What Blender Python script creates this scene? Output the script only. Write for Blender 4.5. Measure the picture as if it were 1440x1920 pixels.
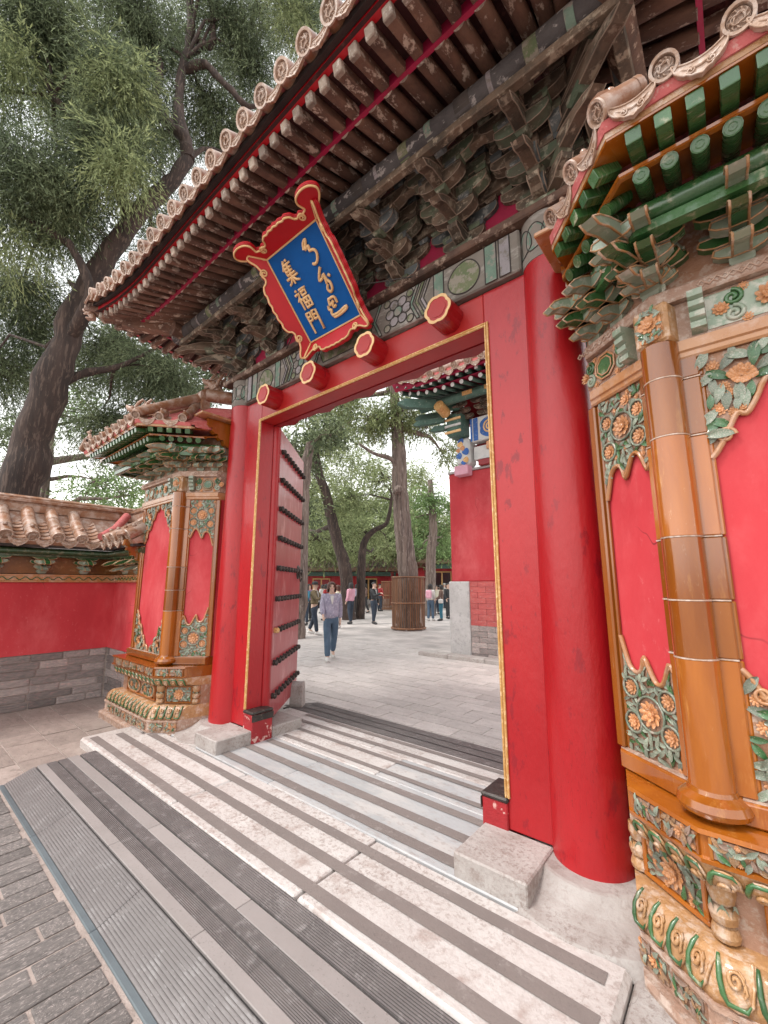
import bpy, math, random
import numpy as np
from mathutils import Matrix, Vector
R = math.radians
scene = bpy.context.scene
for _o in list(bpy.data.objects): bpy.data.objects.remove(_o)
COL = scene.collection
# ---------------------------------------------------------------- camera, sky, sun, exposure
cam_d = bpy.data.cameras.new('camera'); cam = bpy.data.objects.new('camera', cam_d); COL.objects.link(cam)
cam.location = (0, 0, 1.55); cam.rotation_euler = (R(90 + 9.8), 0, R(39.9))
cam_d.sensor_fit = 'HORIZONTAL'; cam_d.sensor_width = 36; cam_d.lens = 19.675
cam_d.clip_start = 0.05; cam_d.clip_end = 600
scene.camera = cam
SUN_EL, SUN_AZ = R(60), R(205)          # azimuth clockwise from +Y
world = bpy.data.worlds.new('World'); scene.world = world; world.use_nodes = True
wn = world.node_tree; wn.nodes.clear()
w_out = wn.nodes.new('ShaderNodeOutputWorld'); w_bg = wn.nodes.new('ShaderNodeBackground')
w_sky = wn.nodes.new('ShaderNodeTexSky'); w_sky.sky_type = 'NISHITA'; w_sky.sun_disc = False
w_sky.sun_elevation = SUN_EL; w_sky.sun_rotation = SUN_AZ; w_sky.dust_density = 1.0; w_sky.air_density = 3.0; w_sky.ozone_density = 0.6
w_hsv = wn.nodes.new('ShaderNodeHueSaturation'); w_hsv.inputs['Saturation'].default_value = 0.12
wn.links.new(w_sky.outputs[0], w_hsv.inputs['Color']); wn.links.new(w_hsv.outputs[0], w_bg.inputs[0])
w_bg.inputs[1].default_value = 0.15; wn.links.new(w_bg.outputs[0], w_out.inputs[0])
sun_d = bpy.data.lights.new('sun', 'SUN'); sun = bpy.data.objects.new('sun', sun_d); COL.objects.link(sun)
sun_d.energy = 1.1; sun_d.angle = R(14); sun_d.color = (1.0, 0.95, 0.9)
sun.rotation_euler = (R(90) - SUN_EL, 0, math.pi - SUN_AZ)
vs = scene.view_settings; vs.view_transform = 'Standard'; vs.look = 'None'; vs.exposure = 1.14; vs.gamma = 1.0
try: scene.cycles.max_bounces = 8; scene.cycles.diffuse_bounces = 5
except Exception: pass
# ---------------------------------------------------------------- camera maths for turning pixels into points
_F = 787.; _P = R(9.8); _Y = R(39.9); CAM = np.array([0, 0, 1.55])
_fh = np.array([-math.sin(_Y), math.cos(_Y), 0]); _f = _fh*math.cos(_P) + np.array([0, 0, math.sin(_P)])
_r = np.array([math.cos(_Y), math.sin(_Y), 0]); _u = np.cross(_r, _f)
def ray(x, y): return _f + _r*(x-720)/_F - _u*(y-960)/_F
def gz(x, y, z=0.): d = ray(x, y); return CAM + d*((z-CAM[2])/d[2])
def gy(x, y, Y): d = ray(x, y); return CAM + d*(Y/d[1])
def gx(x, y, X): d = ray(x, y); return CAM + d*(X/d[0])
def gd(x, y, D): d = ray(x, y); return CAM + d*(D/(d@_fh))
# ---------------------------------------------------------------- materials
MATS = {}
def lin(r, g, b):
    f = lambda c: (c/255/12.92 if c/255 <= .04045 else ((c/255+.055)/1.055)**2.4)
    return (f(r), f(g), f(b))
def mat(name, c1, c2=None, c3=None, scale=3., rough=.6, bump=.15, bscale=40., c3t=.6, c3s=None, rnd=.08, stretch=(1,1,1),
        coat=0., metal=0., spec=.5, transl=0., c3w=.06, island=False, rvar=.12, crack=0., speck=None):
    m = bpy.data.materials.new(name); m.use_nodes = True; nt = m.node_tree; N = nt.nodes; L = nt.links; N.clear()
    out = N.new('ShaderNodeOutputMaterial'); b = N.new('ShaderNodeBsdfPrincipled')
    tc = N.new('ShaderNodeTexCoord'); oi = N.new('ShaderNodeObjectInfo'); mp = N.new('ShaderNodeMapping'); mp.inputs['Scale'].default_value = stretch
    ad = N.new('ShaderNodeVectorMath'); ad.operation = 'ADD'
    ml = N.new('ShaderNodeMath'); ml.operation = 'MULTIPLY'; ml.inputs[1].default_value = 17.0
    L.new(oi.outputs['Random'], ml.inputs[0]); L.new(tc.outputs['Object'], ad.inputs[0]); L.new(ml.outputs[0], ad.inputs[1])
    L.new(ad.outputs[0], mp.inputs['Vector'])
    def noise(s, det=6., ro=.6):
        n = N.new('ShaderNodeTexNoise'); n.inputs['Scale'].default_value = s; n.inputs['Detail'].default_value = det
        n.inputs['Roughness'].default_value = ro; L.new(mp.outputs[0], n.inputs['Vector']); return n.outputs[0]
    def ramp(fac, a, bb):
        r = N.new('ShaderNodeMapRange'); r.interpolation_type = 'SMOOTHSTEP'; r.inputs['From Min'].default_value = a; r.inputs['From Max'].default_value = bb
        L.new(fac, r.inputs['Value']); return r.outputs[0]
    def mix(fac, a, bb):
        x = N.new('ShaderNodeMix'); x.data_type = 'RGBA'; L.new(fac, x.inputs[0])
        for i, v in ((6, a), (7, bb)):
            if isinstance(v, tuple): x.inputs[i].default_value = (*v, 1)
            else: L.new(v, x.inputs[i])
        return x.outputs[2]
    n1 = noise(scale)
    col = mix(ramp(n1, .32, .68), c1, c2 or tuple(c*.75 for c in c1))
    if c3: col = mix(ramp(noise(c3s or scale*3.1, 9., .68), c3t-c3w, c3t+c3w), col, c3)
    if speck:
        sm = N.new('ShaderNodeMath'); sm.operation = 'MULTIPLY'; sm.inputs[1].default_value = speck[2]; pm = N.new('ShaderNodeMath'); pm.operation = 'MULTIPLY'
        L.new(ramp(noise(speck[0], 10., .78), speck[1]-.03, speck[1]+.05), pm.inputs[0]); L.new(ramp(noise(scale*.8, 4.), .36, .60), pm.inputs[1]); L.new(pm.outputs[0], sm.inputs[0]); col = mix(sm.outputs[0], col, speck[3])
    if crack:
        v = N.new('ShaderNodeTexVoronoi'); v.feature = 'DISTANCE_TO_EDGE'; v.inputs['Scale'].default_value = crack
        ds = N.new('ShaderNodeTexNoise'); ds.inputs['Scale'].default_value = crack*1.3
        va = N.new('ShaderNodeVectorMath'); va.operation = 'ADD'; L.new(mp.outputs[0], va.inputs[0]); L.new(ds.outputs['Color'], va.inputs[1]); L.new(va.outputs[0], v.inputs['Vector'])
        ln = ramp(v.outputs['Distance'], .012, .0); mk = ramp(noise(.9, 3.), .52, .62)
        mm = N.new('ShaderNodeMath'); mm.operation = 'MULTIPLY'; L.new(ln, mm.inputs[0]); L.new(mk, mm.inputs[1])
        col = mix(mm.outputs[0], col, tuple(c*.35 for c in c1))
    hv = N.new('ShaderNodeHueSaturation'); L.new(col, hv.inputs['Color'])
    rr = N.new('ShaderNodeMapRange'); rr.inputs['To Min'].default_value = 1-rnd; rr.inputs['To Max'].default_value = 1+rnd
    if island:
        ge = N.new('ShaderNodeNewGeometry'); L.new(ge.outputs['Random Per Island'], rr.inputs['Value'])
    else: L.new(oi.outputs['Random'], rr.inputs['Value'])
    L.new(rr.outputs[0], hv.inputs['Value']); L.new(hv.outputs[0], b.inputs['Base Color'])
    rv = N.new('ShaderNodeMapRange'); rv.inputs['To Min'].default_value = max(.03, rough-rvar); rv.inputs['To Max'].default_value = min(1, rough+rvar)
    L.new(noise(scale*2.3), rv.inputs['Value']); L.new(rv.outputs[0], b.inputs['Roughness'])
    b.inputs['Metallic'].default_value = metal; b.inputs['Coat Weight'].default_value = coat; b.inputs['Coat Roughness'].default_value = .08
    b.inputs['Specular IOR Level'].default_value = spec
    if bump:
        bp = N.new('ShaderNodeBump'); bp.inputs['Strength'].default_value = bump; bp.inputs['Distance'].default_value = .02
        L.new(noise(bscale, 8.), bp.inputs['Height']); L.new(bp.outputs[0], b.inputs['Normal'])
    sh = b.outputs[0]
    if transl:
        t = N.new('ShaderNodeBsdfTranslucent'); L.new(hv.outputs[0], t.inputs[0]); ms = N.new('ShaderNodeMixShader'); ms.inputs[0].default_value = transl
        L.new(sh, ms.inputs[1]); L.new(t.outputs[0], ms.inputs[2]); sh = ms.outputs[0]
    L.new(sh, out.inputs[0]); MATS[name] = m; return m
mat('red_plaster', (.50,.034,.044), (.41,.020,.029), (.60,.11,.115), scale=1.3, rough=.75, bump=.12, bscale=14, c3t=.62, c3s=1.7, c3w=.2, crack=2.2, stretch=(1,1,.55), speck=(26., .60, .35, (.62,.20,.20)))
mat('worn_edge', (.30,.225,.17), (.20,.15,.115), None, scale=9, rough=.85, bump=.2, rnd=.3)
mat('red_paint', (.40,.009,.013), (.315,.005,.009), (.24,.004,.010), scale=1.1, rough=.38, bump=.22, bscale=22, c3t=.615, c3s=9, c3w=.03, crack=7., coat=.12, stretch=(1,1,.45), speck=(34., .62, .5, (.16,.006,.008)))
mat('red_lintel', (0.3995,0.0153,0.01275), (0.34,0.0102,0.0102), (0.51,0.0765,0.0595), scale=2.5, rough=.42, bump=.06, bscale=10, c3t=.72, c3s=12, c3w=.02)
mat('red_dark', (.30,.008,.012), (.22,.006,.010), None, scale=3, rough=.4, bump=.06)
mat('red_worn', (.36,.012,.018), (.26,.010,.014), (.62,.36,.32), scale=5, rough=.55, bump=.3, c3t=.60, c3s=9, c3w=.02)
mat('black_iron', (.035,.03,.028), (.06,.05,.045), (.22,.17,.14), scale=9, rough=.45, bump=.25, metal=.5, c3t=.62)
mat('door_red', (.40,.045,.055), (.34,.03,.04), (.50,.16,.16), scale=2.2, rough=.33, bump=.05, c3t=.6, stretch=(1,1,.35), coat=.2)
mat('gold_paint', (.62,.36,.13), (.52,.27,.08), (.75,.52,.28), scale=12, rough=.42, bump=.08, metal=.15, c3t=.56)
mat('gold_edge', (.78,.52,.26), (.66,.40,.17), None, scale=10, rough=.45, bump=.08)
mat('plaque_red', (0.493,0.0051,0.0136), (0.425,0.00425,0.0119), None, scale=4, rough=.42, bump=.02)
mat('plaque_blue', (.004,.095,.35), (.004,.078,.29), None, scale=5, rough=.62, bump=.03, spec=.15)
mat('magenta_board', (.36,.006,.055), (.28,.006,.04), (.22,.012,.03), scale=5, rough=.6, bump=.1)
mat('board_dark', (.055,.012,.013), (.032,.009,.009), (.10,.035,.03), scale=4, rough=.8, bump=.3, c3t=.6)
mat('old_wood', (.165,.088,.060), (.070,.040,.030), (.36,.26,.20), scale=5, rough=.8, bump=.5, bscale=26, c3t=.575, c3s=16, c3w=.04, rnd=.25, stretch=(1,1,1))
mat('rafter_wood', (.205,.110,.075), (.085,.045,.034), (.48,.38,.31), scale=7, rough=.8, bump=.5, bscale=30, c3t=.58, c3s=14, c3w=.04, rnd=.25, stretch=(1,.35,1))
mat('rafter_end', (.40,.32,.26), (.22,.17,.14), (.55,.50,.44), scale=12, rough=.8, bump=.3, rnd=.25)
mat('dark_wood', (.045,.032,.028), (.025,.018,.018), None, scale=5, rough=.85, bump=.3)
mat('bracket_wood', (.155,.105,.072), (.060,.048,.036), (.30,.245,.185), scale=6, rough=.8, bump=.45, bscale=24, c3t=.57, c3s=13, c3w=.05, rnd=.32)
mat('bracket_blue', (.105,.12,.125), (.075,.08,.08), (.28,.28,.265), scale=6, rough=.8, bump=.4, bscale=24, c3t=.57, c3s=13, c3w=.05, rnd=.3)
mat('bracket_green', (.095,.135,.085), (.12,.105,.075), (.30,.29,.22), scale=6, rough=.8, bump=.4, bscale=24, c3t=.57, c3s=13, c3w=.05, rnd=.3)
mat('beam_grey', (.215,.185,.16), (.14,.122,.105), (.31,.285,.26), scale=3, rough=.8, bump=.35, bscale=20, c3t=.56, c3s=9, stretch=(.4,1,1))
mat('faded_teal', (.16,.24,.19), (.12,.18,.14), (.25,.225,.20), scale=6, rough=.85, bump=.4, c3t=.53, c3s=11, c3w=.04)
mat('faded_green', (.10,.135,.065), (.15,.16,.09), (.24,.215,.175), scale=7, rough=.85, bump=.6, bscale=30, c3t=.52, c3s=12, c3w=.04)
mat('faded_lilac', (.29,.26,.27), (.22,.20,.21), (.17,.15,.13), scale=6, rough=.85, bump=.4, c3t=.55, c3s=12, c3w=.04)
mat('purlin_paint', (.085,.078,.078), (.05,.045,.047), (.30,.28,.27), scale=5, rough=.85, bump=.6, bscale=26, c3t=.585, c3s=14, c3w=.03, stretch=(.7,1,1))
mat('paver_warm', (.34,.275,.24), (.27,.215,.19), (.22,.175,.155), scale=3, rough=.85, bump=.4, bscale=40, c3t=.6, c3s=9, c3w=.06, rnd=.12, stretch=(1,1,1), speck=(30., .54, .6, (.17,.13,.115)))
mat('ink_line', (.035,.03,.028), (.06,.05,.045), None, scale=9, rough=.85, bump=.1)
mat('tile_glaze', (.285,.155,.095), (.25,.105,.05), (.41,.295,.24), scale=5, rough=.42, bump=.18, c3t=.53, c3s=9, c3w=.1, coat=.25, rnd=.14)
mat('tile_face', (.44,.31,.235), (.34,.21,.14), (.55,.45,.39), scale=9, rough=.5, bump=.3, c3t=.54, c3w=.1, coat=.15, rnd=.1)
mat('tile_mortar', (.52,.14,.13), (.46,.10,.10), (.56,.28,.25), scale=12, rough=.85, bump=.4, c3t=.6)
mat('amber', (.33,.100,.010), (.24,.062,.006), (.42,.17,.035), scale=3.5, rough=.13, bump=.05, bscale=18, c3t=.64, c3s=7, c3w=.08, coat=.9, rnd=.28, rvar=.08, stretch=(1.6,1.6,.3), speck=(40., .62, .5, (.55,.36,.20)))
mat('amber_pale', (0.429,0.2106,0.0936), (0.3744,0.1482,0.0468), (0.468,0.2808,0.1872), scale=4, rough=.28, bump=.15, c3t=.55, c3s=9, c3w=.1, coat=.4, rnd=.08)
mat('amber_carved', (.43,.235,.105), (.36,.18,.07), (.52,.37,.27), scale=9, rough=.4, bump=.7, bscale=24, c3t=.55, c3s=16, c3w=.08, coat=.3, rnd=.12)
mat('pink_carved', (.40,.265,.20), (.34,.20,.14), (.50,.385,.32), scale=8, rough=.55, bump=.7, bscale=26, c3t=.55, c3w=.08, coat=.1, rnd=.1)
mat('green_glaze', (.028,.098,.030), (.045,.120,.038), (.31,.31,.21), scale=6, rough=.28, bump=.15, c3t=.62, c3s=10, c3w=.06, coat=.5, rnd=.2)
mat('amber_eave_shade', (.20,.075,.014), (.14,.05,.010), (.26,.13,.05), scale=4, rough=.35, bump=.15, c3t=.6, coat=.3, rnd=.1)  # amber glaze darkened to brown: under-eave shade put into the colour
mat('green_eave_shade', (.030,.072,.030), (.045,.06,.025), (.16,.15,.09), scale=7, rough=.4, bump=.2, c3t=.58, coat=.3)  # green glaze for the wall purlin, with the shade below the eave painted in
mat('green_pale', (.20,.265,.185), (.27,.31,.24), (.44,.43,.36), scale=9, rough=.4, bump=.15, c3t=.56, c3s=14, c3w=.07, coat=.35, rnd=.2)
mat('far_tile', (.24,.15,.10), (.19,.12,.085), (.30,.22,.17), scale=3, rough=.6, bump=.2)
mat('leaf_glaze', (.125,.165,.115), (.19,.22,.165), (.38,.34,.28), scale=14, rough=.42, bump=.2, c3t=.57, c3s=22, c3w=.07, coat=.35, rnd=.28)
mat('flower_glaze', (.52,.20,.06), (.56,.27,.12), (.62,.40,.28), scale=14, rough=.4, bump=.25, c3t=.58, c3s=20, coat=.3, rnd=.12)
mat('relief_ground', (0.3608,0.205,0.1394), (0.2952,0.1476,0.082), (0.41,0.2952,0.2296), scale=10, rough=.6, bump=.4, c3t=.56, coat=.05)
mat('marble', (0.572,0.5335,0.5115), (0.484,0.44,0.418), (0.374,0.3025,0.275), scale=1.6, rough=.5, bump=.3, bscale=40, c3t=.60, c3s=7, c3w=.10, rnd=.04, speck=(38., .53, .75, (.27,.205,.18)))
mat('marble_blue', (.42,.42,.425), (.34,.34,.345), (.47,.445,.43), scale=2.4, rough=.42, bump=.12, bscale=18, c3t=.55, c3s=4, c3w=.12, rnd=.05, stretch=(.5,1,1), speck=(30., .55, .6, (.30,.25,.23)))
mat('stone_block', (0.42,0.385,0.364), (0.329,0.287,0.266), (0.266,0.217,0.196), scale=4, rough=.65, bump=.35, bscale=35, c3t=.62, c3s=9, c3w=.08, crack=4., speck=(45., .53, .7, (.22,.17,.15)))
mat('strip', (0.2073,0.172,0.1588), (0.1808,0.1499,0.1393), (0.2558,0.2205,0.2073), scale=4, rough=.85, bump=.15, bscale=90, c3t=.62, speck=(60., .55, .6, (.12,.10,.09)))
mat('plate_metal', (0.2099,0.1911,0.1879), (0.1754,0.1598,0.1567), (0.2507,0.2349,0.2318), scale=3, rough=.55, bump=.15, bscale=60, c3t=.6, metal=.25, speck=(40., .56, .5, (.15,.13,.125)))
mat('plate_dark', (0.2107,0.1874,0.1827), (0.1686,0.1499,0.1471), (0.281,0.2576,0.2529), scale=5, rough=.55, bump=.15, c3t=.6, metal=.25, speck=(40., .56, .5, (.32,.29,.28)))
mat('plate_blue', (0.1162,0.1387,0.15), (0.09375,0.1125,0.1237), (0.2025,0.1762,0.1575), scale=4, rough=.6, bump=.15, c3t=.66, c3s=11, c3w=.03)
mat('concrete', (0.306,0.2715,0.2601), (0.2677,0.2372,0.2256), (0.2142,0.1913,0.1836), scale=2.2, rough=.75, bump=.12, bscale=60, c3t=.68, c3s=18, c3w=.02, speck=(70., .58, .8, (.17,.145,.135)))
mat('rubber', (.03,.026,.027), None, None, rough=.7, bump=0)
mat('paver_dark', (.205,.18,.168), (.132,.118,.112), (.37,.32,.30), scale=6, rough=.85, bump=.6, bscale=35, c3t=.58, c3s=14, c3w=.05, rnd=.2)
mat('paver_light', (.56,.51,.485), (.48,.435,.415), (.38,.325,.30), scale=3, rough=.7, bump=.25, bscale=30, c3t=.62, c3s=8, c3w=.06, rnd=.09, speck=(30., .55, .6, (.25,.205,.185)))
mat('mortar', (.40,.325,.29), (.33,.265,.235), (.26,.21,.185), scale=7, rough=.95, bump=.6, bscale=60, c3t=.58, c3s=12)
mat('grey_brick', (0.3375,0.2812,0.2625), (0.2188,0.1875,0.1812), (0.5,0.3125,0.2937), scale=5, rough=.85, bump=.5, bscale=40, c3t=.6, c3s=6, c3w=.08, rnd=.42)
mat('white_stone', (0.496,0.472,0.464), (0.416,0.392,0.384), (0.36,0.336,0.336), scale=3, rough=.7, bump=.3, c3t=.6, speck=(22., .55, .6, (.30,.28,.27)))
mat('red_brick_wash', (.48,.10,.09), (.38,.07,.07), (.42,.22,.20), scale=2, rough=.8, bump=.2, c3t=.6, rnd=.1)
mat('bark', (0.0612,0.0396,0.0324), (0.0288,0.02016,0.018), (0.108,0.0756,0.0612), scale=2.2, rough=.95, bump=1., bscale=9, c3t=.56, c3s=9, stretch=(2.2,2.2,.28))
mat('bark_pale', (.20,.150,.125), (.085,.062,.054), (.30,.245,.215), scale=3, rough=.95, bump=1., bscale=10, c3t=.56, c3s=11, stretch=(2.6,2.6,.16))
mat('cypress_leaf', (0.204,0.246,0.138), (0.102,0.132,0.0792), None, scale=1.1, rough=.75, bump=0, rnd=.65, transl=.45, island=True, spec=.2)
mat('cypress_young', (0.3,0.342,0.168), (0.198,0.24,0.12), None, scale=1.3, rough=.75, bump=0, rnd=.45, transl=.4, island=True, spec=.2)
mat('leaf_bright', (.23,.33,.135), (.155,.24,.10), None, scale=1.0, rough=.7, bump=0, rnd=.45, transl=.4, island=True, spec=.2)
mat('bamboo', (.25,.115,.055), (.16,.068,.034), (.38,.24,.15), scale=4, rough=.6, bump=.2, c3t=.62, rnd=.28)
mat('skin', (.60,.41,.32), (.55,.36,.28), None, rough=.55, bump=0)
mat('hair_black', (.018,.014,.014), None, None, rough=.5, bump=.2)
mat('hair_brown', (.10,.038,.025), (.07,.026,.018), None, rough=.5, bump=.3, bscale=60)
mat('shoe_white', (.62,.60,.58), None, None, rough=.6, bump=0)
mat('shoe_dark', (.03,.03,.032), None, None, rough=.6, bump=0)
mat('jean_blue', (.085,.135,.20), (.06,.10,.155), None, scale=8, rough=.85, bump=.2)
mat('jean_dark', (.035,.05,.075), (.025,.035,.055), None, scale=8, rough=.85, bump=.2)
mat('cloth_lavender', (.36,.33,.43), (.25,.23,.32), (.45,.42,.52), scale=7, rough=.6, bump=.7, bscale=14, c3t=.56)
mat('cloth_white', (.66,.64,.62), None, None, rough=.8, bump=.2)
mat('cloth_pink', (.66,.36,.44), (.60,.29,.38), None, scale=6, rough=.8, bump=.3)
mat('cloth_black', (.028,.03,.034), None, None, rough=.7, bump=.3)
mat('cloth_olive', (.18,.135,.075), (.11,.085,.05), (.24,.20,.13), scale=9, rough=.8, bump=.3)
mat('cloth_yellow', (.55,.52,.36), (.60,.58,.50), None, scale=7, rough=.8, bump=.2)
mat('cloth_teal', (.03,.15,.22), None, None, rough=.8, bump=.2)
mat('cloth_brown', (.17,.105,.085), (.12,.075,.06), None, scale=6, rough=.8, bump=.3)
mat('cloth_purple', (.30,.16,.40), None, None, rough=.8, bump=.2)
mat('leather', (.035,.025,.022), None, None, rough=.45, bump=.1)
mat('glass_dark', (.01,.01,.012), None, None, rough=.12, bump=0)
mat('paint_blue', (.02,.10,.36), (.03,.13,.42), (.30,.34,.40), scale=5, rough=.6, bump=.1, c3t=.62)
mat('paint_white', (.62,.62,.60), (.52,.53,.52), None, scale=6, rough=.7, bump=.1)
mat('paint_green', (.045,.105,.08), (.07,.14,.11), (.20,.25,.21), scale=6, rough=.6, bump=.15, c3t=.62)
# ---------------------------------------------------------------- mesh builder
def V(*a): return Vector(a)
def frame(o, u, v, w):
    u, v, w = Vector(u), Vector(v), Vector(w)
    return Matrix(((u.x, v.x, w.x, o[0]), (u.y, v.y, w.y, o[1]), (u.z, v.z, w.z, o[2]), (0, 0, 0, 1)))
def T(x, y, z): return Matrix.Translation((x, y, z))
def RX(a): return Matrix.Rotation(a, 4, 'X')
def RY(a): return Matrix.Rotation(a, 4, 'Y')
def RZ(a): return Matrix.Rotation(a, 4, 'Z')
def SC(x, y=None, z=None):
    if y is None: y = z = x
    return Matrix.Diagonal((x, y, z, 1))
class MB:
    def __init__(s): s.v = []; s.f = []; s.m = []; s.s = []
    def add(s, vs_, fs, mi=0, smooth=False, M=None):
        b = len(s.v)
        if M is not None: vs_ = [tuple(M @ Vector(p)) for p in vs_]
        s.v.extend(tuple(p) for p in vs_)
        for f in fs: s.f.append(tuple(b+i for i in f)); s.m.append(mi); s.s.append(smooth)
        return s
    def box(s, x0, x1, y0, y1, z0, z1, mi=0, M=None, c=0.):
        if c <= 0:
            vs_ = [(x, y, z) for z in (z0, z1) for y in (y0, y1) for x in (x0, x1)]
            return s.add(vs_, [(0,2,3,1),(4,5,7,6),(0,1,5,4),(2,6,7,3),(0,4,6,2),(1,3,7,5)], mi, False, M)
        c = min(c, (x1-x0)*.45, (y1-y0)*.45, (z1-z0)*.45)
        X = (x0, x1); Yy = (y0, y1); Z = (z0, z1); vs_ = []; ix = {}
        for i in (0, 1):
            for j in (0, 1):
                for k in (0, 1):
                    dx = c*(1-2*i); dy = c*(1-2*j); dz = c*(1-2*k)
                    for a, p in enumerate(((X[i], Yy[j]+dy, Z[k]+dz), (X[i]+dx, Yy[j], Z[k]+dz), (X[i]+dx, Yy[j]+dy, Z[k]))):
                        ix[i,j,k,a] = len(vs_); vs_.append(p)
        fs = []
        def q(*ids):
            pts = [Vector(vs_[i]) for i in ids]; n = (pts[1]-pts[0]).cross(pts[2]-pts[0]); cen = sum(pts, Vector())/len(pts)
            mid = Vector(((x0+x1)/2, (y0+y1)/2, (z0+z1)/2))
            fs.append(ids if n.dot(cen-mid) > 0 else ids[::-1])
        for i in (0, 1):
            q(ix[i,0,0,0], ix[i,1,0,0], ix[i,1,1,0], ix[i,0,1,0]); q(ix[0,i,0,1], ix[1,i,0,1], ix[1,i,1,1], ix[0,i,1,1]); q(ix[0,0,i,2], ix[1,0,i,2], ix[1,1,i,2], ix[0,1,i,2])
        for i in (0, 1):
            for j in (0, 1):
                q(ix[i,j,0,0], ix[i,j,1,0], ix[i,j,1,1], ix[i,j,0,1]); q(ix[i,0,j,0], ix[i,1,j,0], ix[i,1,j,2], ix[i,0,j,2]); q(ix[0,i,j,1], ix[1,i,j,1], ix[1,i,j,2], ix[0,i,j,2])
                for k in (0, 1): q(ix[i,j,k,0], ix[i,j,k,1], ix[i,j,k,2])
        return s.add(vs_, fs, mi, False, M)
    def prism(s, poly, w0, w1, mi=0, M=None, side=None, bev=0.):
        n = len(poly); ar = sum(poly[i][0]*poly[(i+1) % n][1]-poly[(i+1) % n][0]*poly[i][1] for i in range(n))
        if ar < 0: poly = poly[::-1]
        vs_ = [(p[0], p[1], w0) for p in poly]+[(p[0], p[1], w1) for p in poly]
        s.add(vs_, [tuple(range(n-1, -1, -1)), tuple(range(n, 2*n))], mi, False, M)
        return s.add(vs_, [(i, (i+1) % n, n+(i+1) % n, n+i) for i in range(n)], mi if side is None else side, False, M)
    def tube(s, pts, rad, n=10, mi=0, smooth=True, M=None, cap=True, capmi=None, phase=0., flat=None):
        pts = [Vector(p) for p in pts]; k = len(pts); rad = [rad]*k if not hasattr(rad, '__len__') else rad
        vs_ = []; ref = None
        for i, p in enumerate(pts):
            t = (pts[min(i+1, k-1)]-pts[max(i-1, 0)]).normalized()
            if ref is None: ref = Vector((0, 0, 1)) if abs(t.z) < .9 else Vector((1, 0, 0))
            a = (ref-t*ref.dot(t)).normalized(); b = t.cross(a); ref = a
            for j in range(n):
                th = 2*math.pi*j/n+phase; vs_.append(p+(a*math.cos(th)+b*math.sin(th))*rad[i])
        fs = [(i*n+j, i*n+(j+1) % n, (i+1)*n+(j+1) % n, (i+1)*n+j) for i in range(k-1) for j in range(n)]
        s.add(vs_, fs, mi, smooth, M)
        if cap: s.add(vs_, [tuple(range(n-1, -1, -1)), tuple(range((k-1)*n, k*n))], mi if capmi is None else capmi, False, M)
        return s
    def lathe(s, prof, n=16, mi=0, M=None, smooth=True, a0=0., a1=2*math.pi, mis=None):
        full = abs(a1-a0-2*math.pi) < 1e-6; m = n if full else n+1; vs_ = []
        for r, z in prof:
            for j in range(m):
                th = a0+(a1-a0)*j/n; vs_.append((r*math.cos(th), r*math.sin(th), z))
        for i in range(len(prof)-1):
            s.add(vs_[i*m:(i+2)*m], [(j, (j+1) % m, m+(j+1) % m, m+j) for j in range(n)], mis[i] if mis else mi, smooth, M)
        return s
    def grid(s, fn, nu, nv, mi=0, smooth=True, M=None):
        vs_ = [fn(i/nu, j/nv) for j in range(nv+1) for i in range(nu+1)]; w = nu+1
        return s.add(vs_, [(j*w+i, j*w+i+1, (j+1)*w+i+1, (j+1)*w+i) for j in range(nv) for i in range(nu)], mi, smooth, M)
    def mesh(s, name, mats):
        me = bpy.data.meshes.new(name)
        used = sorted({i for f in s.f for i in f})
        if len(used) < len(s.v):
            rm = {o: k for k, o in enumerate(used)}; s.v = [s.v[i] for i in used]; s.f = [tuple(rm[i] for i in f) for f in s.f]
        me.from_pydata(s.v, [], s.f)
        for x in mats: me.materials.append(MATS[x])
        me.polygons.foreach_set('material_index', s.m); me.polygons.foreach_set('use_smooth', s.s); me.update(); return me
# ---------------------------------------------------------------- objects
W = {}
G = Matrix.Identity(4)          # set while a mirrored copy of a pier is built
def put(name, me, parent=None, M=None, label=None, kind=None):
    o = bpy.data.objects.new(name, me); COL.objects.link(o)
    Mw = G @ (M if M is not None else Matrix.Identity(4))
    if parent is not None: o.parent = parent; o.matrix_basis = W[parent].inverted() @ Mw
    else: o.matrix_basis = Mw
    W[o] = Mw
    if label: o['label'] = label
    if kind: o['kind'] = kind
    return o
def build(mb, name, mats, parent=None, M=None, **k):
    return put(name, mb.mesh(name, [mats] if isinstance(mats, str) else mats), parent, M, **k)
def thing(name, label, cat, loc=(0,0,0), group=None, rz=0.):
    o = bpy.data.objects.new(name, None); COL.objects.link(o); o.empty_display_size = .2
    Mw = G @ T(*loc) @ RZ(rz); W[o] = Mw; o.matrix_basis = Mw
    o['label'] = label; o['category'] = cat
    if group: o['group'] = group
    return o
def struct(name, label, loc=(0,0,0)):
    o = bpy.data.objects.new(name, None); COL.objects.link(o); W[o] = T(*loc); o.matrix_basis = W[o]; o['kind'] = 'structure'; o['label'] = label; return o
def arc(cx, cy, r, a0, a1, n): return [(cx+r*math.cos(a0+(a1-a0)*i/n), cy+r*math.sin(a0+(a1-a0)*i/n)) for i in range(n+1)]
def spiral(cx, cy, r0, r1, a0, turns, n=22, fl=1): return [(cx+(r0+(r1-r0)*i/n)*math.cos(a0+fl*2*math.pi*turns*i/n), cy+(r0+(r1-r0)*i/n)*math.sin(a0+fl*2*math.pi*turns*i/n)) for i in range(n+1)]
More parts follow.
